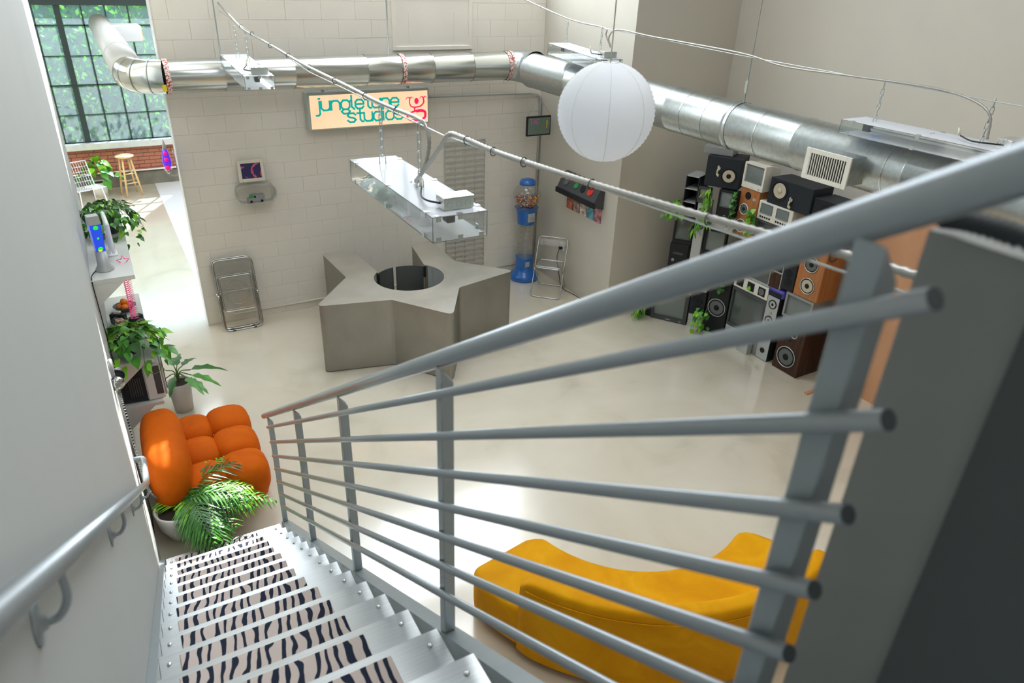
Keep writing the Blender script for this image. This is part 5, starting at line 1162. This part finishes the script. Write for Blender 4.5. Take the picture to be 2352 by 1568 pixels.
# grey CRT monitor on the bottom shelf
mo = thing('box_monitor', 'grey box monitor with dark vented sides on the bottom shelf', 'monitor', (-0.10, 6.25, 0.645))
bm = BM(); prism(bm, [(-0.29, 0.03), (-0.10, 0.0), (-0.10, 0.355), (-0.29, 0.26)], 0, 0.40); bm.transform(Matrix.Translation((0, 6.25+0.40, 0.648)) @ Matrix.Rotation(PI/2, 4, 'X')); obj('rear_shell', bm, 'blackbox', mo, True)
obj('vent_panel', box(BM(), -0.235, -0.125, 6.246, 6.25, 0.70, 0.91, 0.002), 'black', mo, True)
for i in range(6): obj('vent_slot', box(BM(), -0.23+i*0.018, -0.222+i*0.018, 6.243, 6.246, 0.71, 0.90), 'darkgrey', mo, True)
obj('front_housing', box(BM(), -0.10, 0.045, 6.24, 6.68, 0.646, 1.01, 0.012), 'litegrey', mo, True)
obj('screen_bezel', box(BM(), 0.045, 0.065, 6.25, 6.67, 0.67, 1.0, 0.008), 'silver', mo, True)
obj('screen', box(BM(), 0.0652, 0.072, 6.29, 6.63, 0.71, 0.97, 0.004), 'screen', mo, True)
obj('side_grille', box(BM(), -0.02, 0.035, 6.236, 6.241, 0.70, 0.985, 0.006), 'darkgrey', mo, True)
# headphones hooked on the wall end
hp = thing('headphones', 'silver and black headphones hooked on the end of the left wall', 'headphones', (-0.24, 4.78, 1.72))
obj('headband', tube(BM(), [(-0.245+0.0*math.cos(a), 4.80+0.062*math.cos(a), 1.745+0.085*math.sin(a)) for a in [R(q) for q in range(-5, 186, 10)]], 0.011, 8), 'midgrey', hp, True)
for dy, dx in ((-0.062, 0.0), (0.062, 0.008)):
    e_ = obj('ear_cup', lathe(BM(), [(0.045, 0), (0.047, 0.012), (0.03, 0.028), (0.0, 0.032)], n=24), 'chrome' if dy < 0 else 'darkgrey', hp, True)
    e_.matrix_parent_inverse = XF[hp.name].inverted(); e_.location = (-0.235+dx, 4.80+dy, 1.685); e_.rotation_euler = (PI/2 if dy < 0 else -PI/2, 0, 0.4)
    obj('yoke', tube(BM(), [(-0.24, 4.80+dy, 1.745), (-0.238, 4.80+dy*1.35, 1.70)], 0.004, 6), 'chrome', hp, True)
    obj('cushion', tube(BM(), [(-0.235+dx+0.036*math.cos(q*PI/9), 4.80+dy*0.86, 1.685+0.036*math.sin(q*PI/9)) for q in range(18)], 0.011, 6, closed=True), 'rubber', hp, True)
obj('peg', tube(BM(), [(XL, 4.80, 1.825), (-0.235, 4.80, 1.825)], 0.006, 8), 'zinc', hp, True)
P = []
base = smoothpath([(-0.238, 4.76, 1.63), (-0.24, 4.85, 1.45), (-0.25, 5.1, 1.05), (-0.245, 5.05, 0.80), (-0.235, 5.02, 0.62), (-0.20, 5.12, 0.42), (-0.17, 5.2, 0.36)], 40)
for i, p in enumerate(base): P.append(p+Vector((0.009*math.cos(i*1.6), 0.0, 0.009*math.sin(i*1.6))))
tag(obj('coiled_cord', tube(BM(), P, 0.0026, 5), 'midgrey'), 'long coiled headphone cord hanging down beside the orange chair', 'cord')
tag(obj('black_cables', tube(BM(), smoothpath([(-0.27, 5.6, 1.3), (-0.26, 5.3, 0.9), (-0.27, 5.1, 0.7), (-0.25, 5.0, 0.4), (-0.28, 4.98, 0.1)], 8), 0.007, 6), 'rubber'), 'black cable hanging on the left wall under the headphones', 'cable')

# ------------------------------------------------------------------ ORANGE TUFTED CHAIR
oc2 = thing('orange_lounge_chair', 'low orange velvet tufted lounge chair by the left wall', 'chair', (0.22, 5.65, 0))
def lump(nm, c, rx, ry, rz, e=0.62, n=28):
    bm = superell(BM(), c, rx, ry, rz, e, n)
    return obj(nm, bm, 'orange', oc2, True)
obj('seat_base', superell(BM(), (0.26, 5.68, 0.15), 0.44, 0.58, 0.145, 0.45, 28), 'orange', oc2, True)
for i, x in enumerate((0.19, 0.50)):
    for j, y in enumerate((5.29, 5.68, 6.07)):
        lump('seat_section', (x, y+0.03*(i-0.5), 0.27), 0.178 if i == 0 else 0.20, 0.208, 0.18, 0.68)
bm = superell(BM(), (-0.06, 5.60, 0.44), 0.175, 0.53, 0.285, 0.62, 32)
for v in bm.verts:
    k = min(1, max(0, (abs(v.co.y-5.60)-0.36)/0.17))
    if k > 0:
        a = math.atan2(v.co.z-0.44, v.co.x+0.06); f_ = 1-0.05*k*(0.5+0.5*math.sin(a*18)); v.co.x = -0.06+(v.co.x+0.06)*f_; v.co.z = 0.44+(v.co.z-0.44)*f_
obj('backrest_roll', bm, 'orange', oc2, True)
for y in (5.49, 5.87): obj('tuft_button', sph(BM(), (0.345, y, 0.36), 0.010, 8), 'chrome', oc2, True)

# ------------------------------------------------------------------ FLOOR PLANTS
fp = thing('potted_philodendron', 'dark jagged leaf plant in a pale grey pot behind the orange chair', 'plant', (0.19, 7.05, 0))
pot(fp, (0.19, 7.05, 0), 0.09, 0.115, 0.34, 'potgrey')
jm = leafset('jag', 0.25, 0.10, ('leafd', 'leaf'), 0.35)
rr = random.Random(8)
for i, (a, el, s) in enumerate(((0.15, 0.15, 1.5), (-0.5, 0.0, 1.2), (0.9, 0.5, 1.0), (1.7, 0.8, 1.0), (2.6, 0.5, 1.0), (3.6, 0.1, 0.9), (4.4, 0.3, 1.0), (5.2, 0.1, 1.1), (1.3, 1.0, 0.9), (-0.9, -0.1, 1.0))):
    d = Vector((math.cos(a)*math.cos(el), math.sin(a)*math.cos(el), math.sin(el)+0.6)).normalized(); b0 = Vector((0.19, 7.05, 0.33)); e0 = b0+d*0.17
    obj('stem', tube(BM(), smoothpath([b0, b0+Vector((0, 0, 0.09))+d*0.04, e0], 4), 0.006, 6), 'stem', fp, True)
    o = obj('leaf', jm[i % 2], None, fp, True); o.location = e0; o.rotation_euler = (el*0.5-0.1, 0, a-PI/2); o.scale = (s, s, s)
pa = thing('potted_palm', 'parlour palm with long feathery fronds in a round white pot at the stair foot', 'plant', (-0.07, 5.09, 0))
obj('pot', lathe(BM(), [(0.06, 0), (0.105, 0.02), (0.165, 0.14), (0.185, 0.28), (0.18, 0.30), (0.165, 0.28), (0.155, 0.25), (0, 0.25)], (-0.06, 5.09, 0), 36), 'pot', pa, True)
obj('soil', cyl(BM(), (-0.06, 5.09, 0.24), (-0.06, 5.09, 0.258), 0.155, n=24), 'soil', pa, True)
def frond(p0, a, el, L, mt, seed):
    rr = random.Random(seed); bm = BM(); sp = []
    d = Vector((math.cos(a), math.sin(a), 0)); N_ = 17
    for i in range(N_+1):
        u_ = i/N_; sp.append(Vector(p0)+d*L*u_*math.cos(el*(1-u_*0.6))+Vector((0, 0, 1))*(L*(math.sin(el)*u_-0.75*math.sin(el+0.35)*u_*u_)))
    tube(bm, sp[::2], 0.0028, 4)
    side = Vector((-d.y, d.x, 0))
    for i in range(3, N_+1):
        u_ = i/N_; ln = 0.19*math.sin(PI*min(1, 0.15+u_*0.85))**0.6*(1.0 if u_ < 0.95 else 0.7)+0.03
        tan = (sp[i]-sp[i-1]).normalized()
        for s in (-1, 1):
            dr = (side*s*0.9+tan*0.95+Vector((0, 0, rr.uniform(-0.45, 0.0)))).normalized(); w = 0.0085
            pr = dr.cross(Vector((0, 0, 1))).normalized()*w
            a0, m0, e0 = sp[i], sp[i]+dr*ln*0.45, sp[i]+dr*ln+Vector((0, 0, -ln*0.25))
            v = [bm.verts.new(q) for q in (a0-pr*.4, a0+pr*.4, m0+pr, m0-pr, e0)]
            bm.faces.new(v[:4]); bm.faces.new((v[3], v[2], v[4]))
    return bm
rr = random.Random(4)
for i in range(40):
    a = rr.uniform(-1.5, 1.0) if i % 4 else rr.uniform(1.2, 2.6)
    el = rr.uniform(0.55, 1.30); L = rr.uniform(0.42, 0.72)*(1.0 if a < 1 else 0.75)
    if math.cos(a) < 0.1: L = min(L, 0.24)
    obj('frond', frond((-0.05+rr.uniform(-.05, .07), 5.09+rr.uniform(-.06, .06), 0.26), a, el, L, None, i), 'leaf' if i == 5 else ['leafd', 'leaf', 'leafd', 'leafb', 'leafd'][i % 5], pa, True)
# extra greenery in the TV wall
def hanging(name, label, c, n, w, h, metas, seed, out=0.12):
    t_ = thing(name, label, 'plant', c); rr = random.Random(seed)
    for i in range(n):
        u_ = rr.random(); o = obj('leaf', metas[rr.randrange(len(metas))], None, t_, True)
        o.location = (c[0]-0.01-rr.random()*out, c[1]+rr.uniform(-w, w)*(0.5+0.5*u_), c[2]-h*u_); s = rr.uniform(0.7, 1.2); o.scale = (s, s, s)
        o.rotation_euler = (rr.uniform(-1.6, -0.4), rr.uniform(-.4, .4), PI/2+rr.uniform(-1.1, 1.1))
    obj('stems', tube(BM(), smoothpath([(c[0], c[1], c[2]), (c[0]-0.05, c[1], c[2]-h*.4), (c[0]-0.04, c[1], c[2]-h)], 5), 0.004, 5), 'stem', t_, True); return t_
fern = leafset('lance', 0.10, 0.022, ('leafb', 'leaf'), 0.2); ivy = leafset('heart', 0.05, 0.045, ('leaf', 'leafd'), 0.2); ivb = leafset('heart', 0.075, 0.06, ('leaf', 'leafb'), 0.2)
hanging('hanging_fern', 'bright green hanging fern between the two upper left televisions', (6.42, 6.15, 1.93), 70, 0.07, 0.46, fern, 1)
hanging('hanging_fern', 'small fern tuft below the slim silver loudspeaker cones', (6.38, 6.22, 1.52), 26, 0.05, 0.17, fern, 2)
hanging('ivy_plant', 'dark ivy strip between the dark television and the orange loudspeaker', (6.57, 5.90, 1.93), 44, 0.025, 0.38, ivy, 3, 0.05)
hanging('ivy_plant', 'bright ivy trailing beside the white ringed cones', (6.60, 5.62, 1.80), 34, 0.045, 0.30, ivb, 4, 0.08)
hanging('pothos_sprig', 'green leafy sprig at the far left edge of the stack', (6.26, 6.50, 1.72), 26, 0.10, 0.20, ivb, 5, 0.12)
hanging('pothos_sprig', 'few green leaves resting above the left black television', (6.19, 6.56, 1.53), 9, 0.07, 0.05, ivb, 6, 0.12)
hanging('spider_plant', 'yellow green strappy plant on the floor in front of the left floor television', (6.07, 6.72, 0.33), 46, 0.10, 0.30, leafset('lance', 0.20, 0.022, ('leafb', 'leaf'), 0.5), 7, 0.14)
hanging('floor_pothos', 'leafy pothos on the floor in front of the bare grey woofer', (6.47, 5.95, 0.38), 46, 0.14, 0.32, ivb, 8, 0.16)
hanging('ivy_plant', 'dark ivy hanging in the gap left of the off white speaker strip', (6.56, 5.85, 0.86), 22, 0.06, 0.2, ivy, 9, 0.06)
hanging('succulent', 'small yellow green succulent in the middle hole of the off white strip', (6.625, 5.47, 0.85), 12, 0.03, 0.03, leafset('lance', 0.05, 0.018, ('leafb',), 0.1), 10, 0.03)
gp_ = thing('small_potted_plant', 'small green plant in a grey pot on the narrow dark loudspeaker', 'plant', (6.70, 4.95, 1.327))
pot(gp_, (6.70, 4.95, 1.327), 0.05, 0.065, 0.09, 'midgrey'); bush(gp_, (6.70, 4.95, 1.42), 16, 0.09, 0.08, ivb, 12, 0.05)
for (cx, cy, cz, lab) in ((6.46, 6.16, 2.14, 'white plastic flower on the left black loudspeaker'), (6.615, 5.16, 2.0, 'cream flower on the right black loudspeaker by the handrail')):
    f_ = thing('artificial_flower', lab, 'flower', (cx, cy, cz))
    for k in range(7):
        o = obj('petal', sph(BM(), (0, 0, 0), 0.016, 8, sc=(1, 0.5, 1.3)), 'cream', f_, True); o.location = (cx-0.01+0.012*math.sin(k*2.1), cy+0.012*math.sin(k*5), cz+0.03-0.016*k)
    obj('stem', tube(BM(), [(cx, cy, cz+0.04), (cx, cy, cz-0.09)], 0.003, 5), 'stem', f_, True)

# ------------------------------------------------------------------ YELLOW SOFA
ys_ = thing('yellow_sofa', 'curved yellow velvet sofa seen from behind under the stair railing', 'sofa', (3.25, 2.4, 0))
SCX, SCY = 3.25, 3.55
def arcbody(prof, a0, a1, n, endround=0.0):
    bm = BM(); rings = []
    for i in range(n+1):
        a = a0+(a1-a0)*i/n; k = 1.0
        if endround:
            d = min(i, n-i)/n*(a1-a0)*1.4/endround; k = 1-(1-min(1, d))**2*0.22 if d < 1 else 1
        cr = sum(p[0] for p in prof)/len(prof); cz = 0.06
        rings.append([bm.verts.new((SCX+(cr+(r-cr)*k)*math.cos(a), SCY+(cr+(r-cr)*k)*math.sin(a), cz+(z-cz)*(0.5+0.5*k) if z > 0.1 else z)) for r, z in prof])
    m_ = len(prof)
    for i in range(n):
        for j in range(m_):
            f = bm.faces.new((rings[i][j], rings[i][(j+1) % m_], rings[i+1][(j+1) % m_], rings[i+1][j])); f.smooth = True
    bm.faces.new(rings[0][::-1]); bm.faces.new(rings[-1])
    return bm
def rprof(pts, r, n=4): return [(p.x, p.z) for p in fillet([(a, 0, c) for a, c in pts], r, n, closed=True)]
o = obj('seat', arcbody(rprof([(0.96, 0.05), (1.64, 0.05), (1.64, 0.42), (0.96, 0.42)], 0.07), R(189), R(301), 48, 0.16), 'yellow', ys_, True)
bm = BM()
pr = rprof([(1.46, 0.30), (1.655, 0.04), (1.68, 0.06), (1.66, 0.73), (1.54, 0.74)], 0.035)
pr = rprof([(1.42, 0.36), (1.60, 0.045), (1.675, 0.045), (1.665, 0.735), (1.545, 0.735)], 0.04)
obj('backrest', arcbody(pr, R(207), R(291), 44, 0.10), 'yellow', ys_, True)
obj('seam', tube(BM(), [(SCX+1.672*math.cos(R(a)), SCY+1.672*math.sin(R(a)), 0.66) for a in range(209, 290, 3)], 0.004, 5), 'yellow', ys_, True)
for a in (198, 225, 260, 292): obj('foot', cyl(BM(), (SCX+1.3*math.cos(R(a)), SCY+1.3*math.sin(R(a)), 0), (SCX+1.3*math.cos(R(a)), SCY+1.3*math.sin(R(a)), 0.06), 0.03, n=14), 'black', ys_, True)

# ------------------------------------------------------------------ FAR ROOM
sto = thing('bar_stool', 'round pale pine bar stool by the brick parapet', 'stool', (0.33, 15.6, 0))
obj('seat', lathe(BM(), [(0.15, 0), (0.165, 0.008), (0.17, 0.02), (0.16, 0.033), (0, 0.036)], (0.33, 15.6, 0.745), 28), 'pine', sto, True)
for k in range(4):
    a = PI/4+k*PI/2+0.3; obj('leg', cyl(BM(), (0.33+0.21*math.cos(a), 15.6+0.21*math.sin(a), 0), (0.33+0.10*math.cos(a), 15.6+0.10*math.sin(a), 0.75), 0.018, n=10), 'pine', sto, True)
for z in (0.26, 0.44):
    for k in range(4):
        r_ = 0.21-0.11*z/0.75; a, c = PI/4+k*PI/2+0.3, PI/4+(k+1)*PI/2+0.3; zz = z+0.05*(k % 2)
        obj('rung', cyl(BM(), (0.33+r_*math.cos(a), 15.6+r_*math.sin(a), zz), (0.33+r_*math.cos(c), 15.6+r_*math.sin(c), zz), 0.010, n=8), 'pine', sto, True)
mp_ = thing('potted_monstera', 'bright green plant in a white pot beside the bar stool', 'plant', (-0.20, 15.75, 0))
pot(mp_, (-0.20, 15.75, 0), 0.11, 0.145, 0.28, 'pot'); bush(mp_, (-0.20, 15.75, 0.42), 34, 0.30, 0.38, leafset('heart', 0.20, 0.16, ('leafb', 'leaf', 'leaf'), 0.3), 31, 0.1)
wc_ = thing('wire_chair', 'low white wire mesh chair half hidden by the left wall', 'chair', (-0.42, 14.9, 0), R(25))
bm = BM()
for i in range(12):
    x = -0.24+i*0.0436; tube(bm, [(x, -0.25, 0.42), (x, 0.18, 0.38), (x, 0.32, 0.80)], 0.003, 4)
for j in range(11):
    u_ = j/10; p = Vector((0, -0.25, 0.42)).lerp(Vector((0, 0.18, 0.38)), u_*2) if u_ < 0.5 else Vector((0, 0.18, 0.38)).lerp(Vector((0, 0.32, 0.80)), (u_-0.5)*2)
    tube(bm, [(-0.24, p.y, p.z), (0.24, p.y, p.z)], 0.003, 4)
obj('mesh_seat', bm, 'white', wc_); obj('rim', tube(BM(), [(-0.25, -0.26, 0.42), (-0.25, 0.18, 0.38), (-0.25, 0.33, 0.81), (0.25, 0.33, 0.81), (0.25, 0.18, 0.38), (0.25, -0.26, 0.42)], 0.007, 6, closed=True), 'white', wc_)
for sx in (-1, 1):
    for sy in (-1, 1): obj('leg', tube(BM(), [(0.2*sx, 0.18*sy, 0.39), (0.24*sx, 0.24*sy, 0)], 0.009, 6), 'white', wc_)
tag(obj('radiator_pipe', tube(BM(), [(-1.4, YF-0.06, 0.32), (4.0, YF-0.06, 0.32)], 0.016, 8), 'white'), 'white pipe running low along the brick parapet', 'pipe')
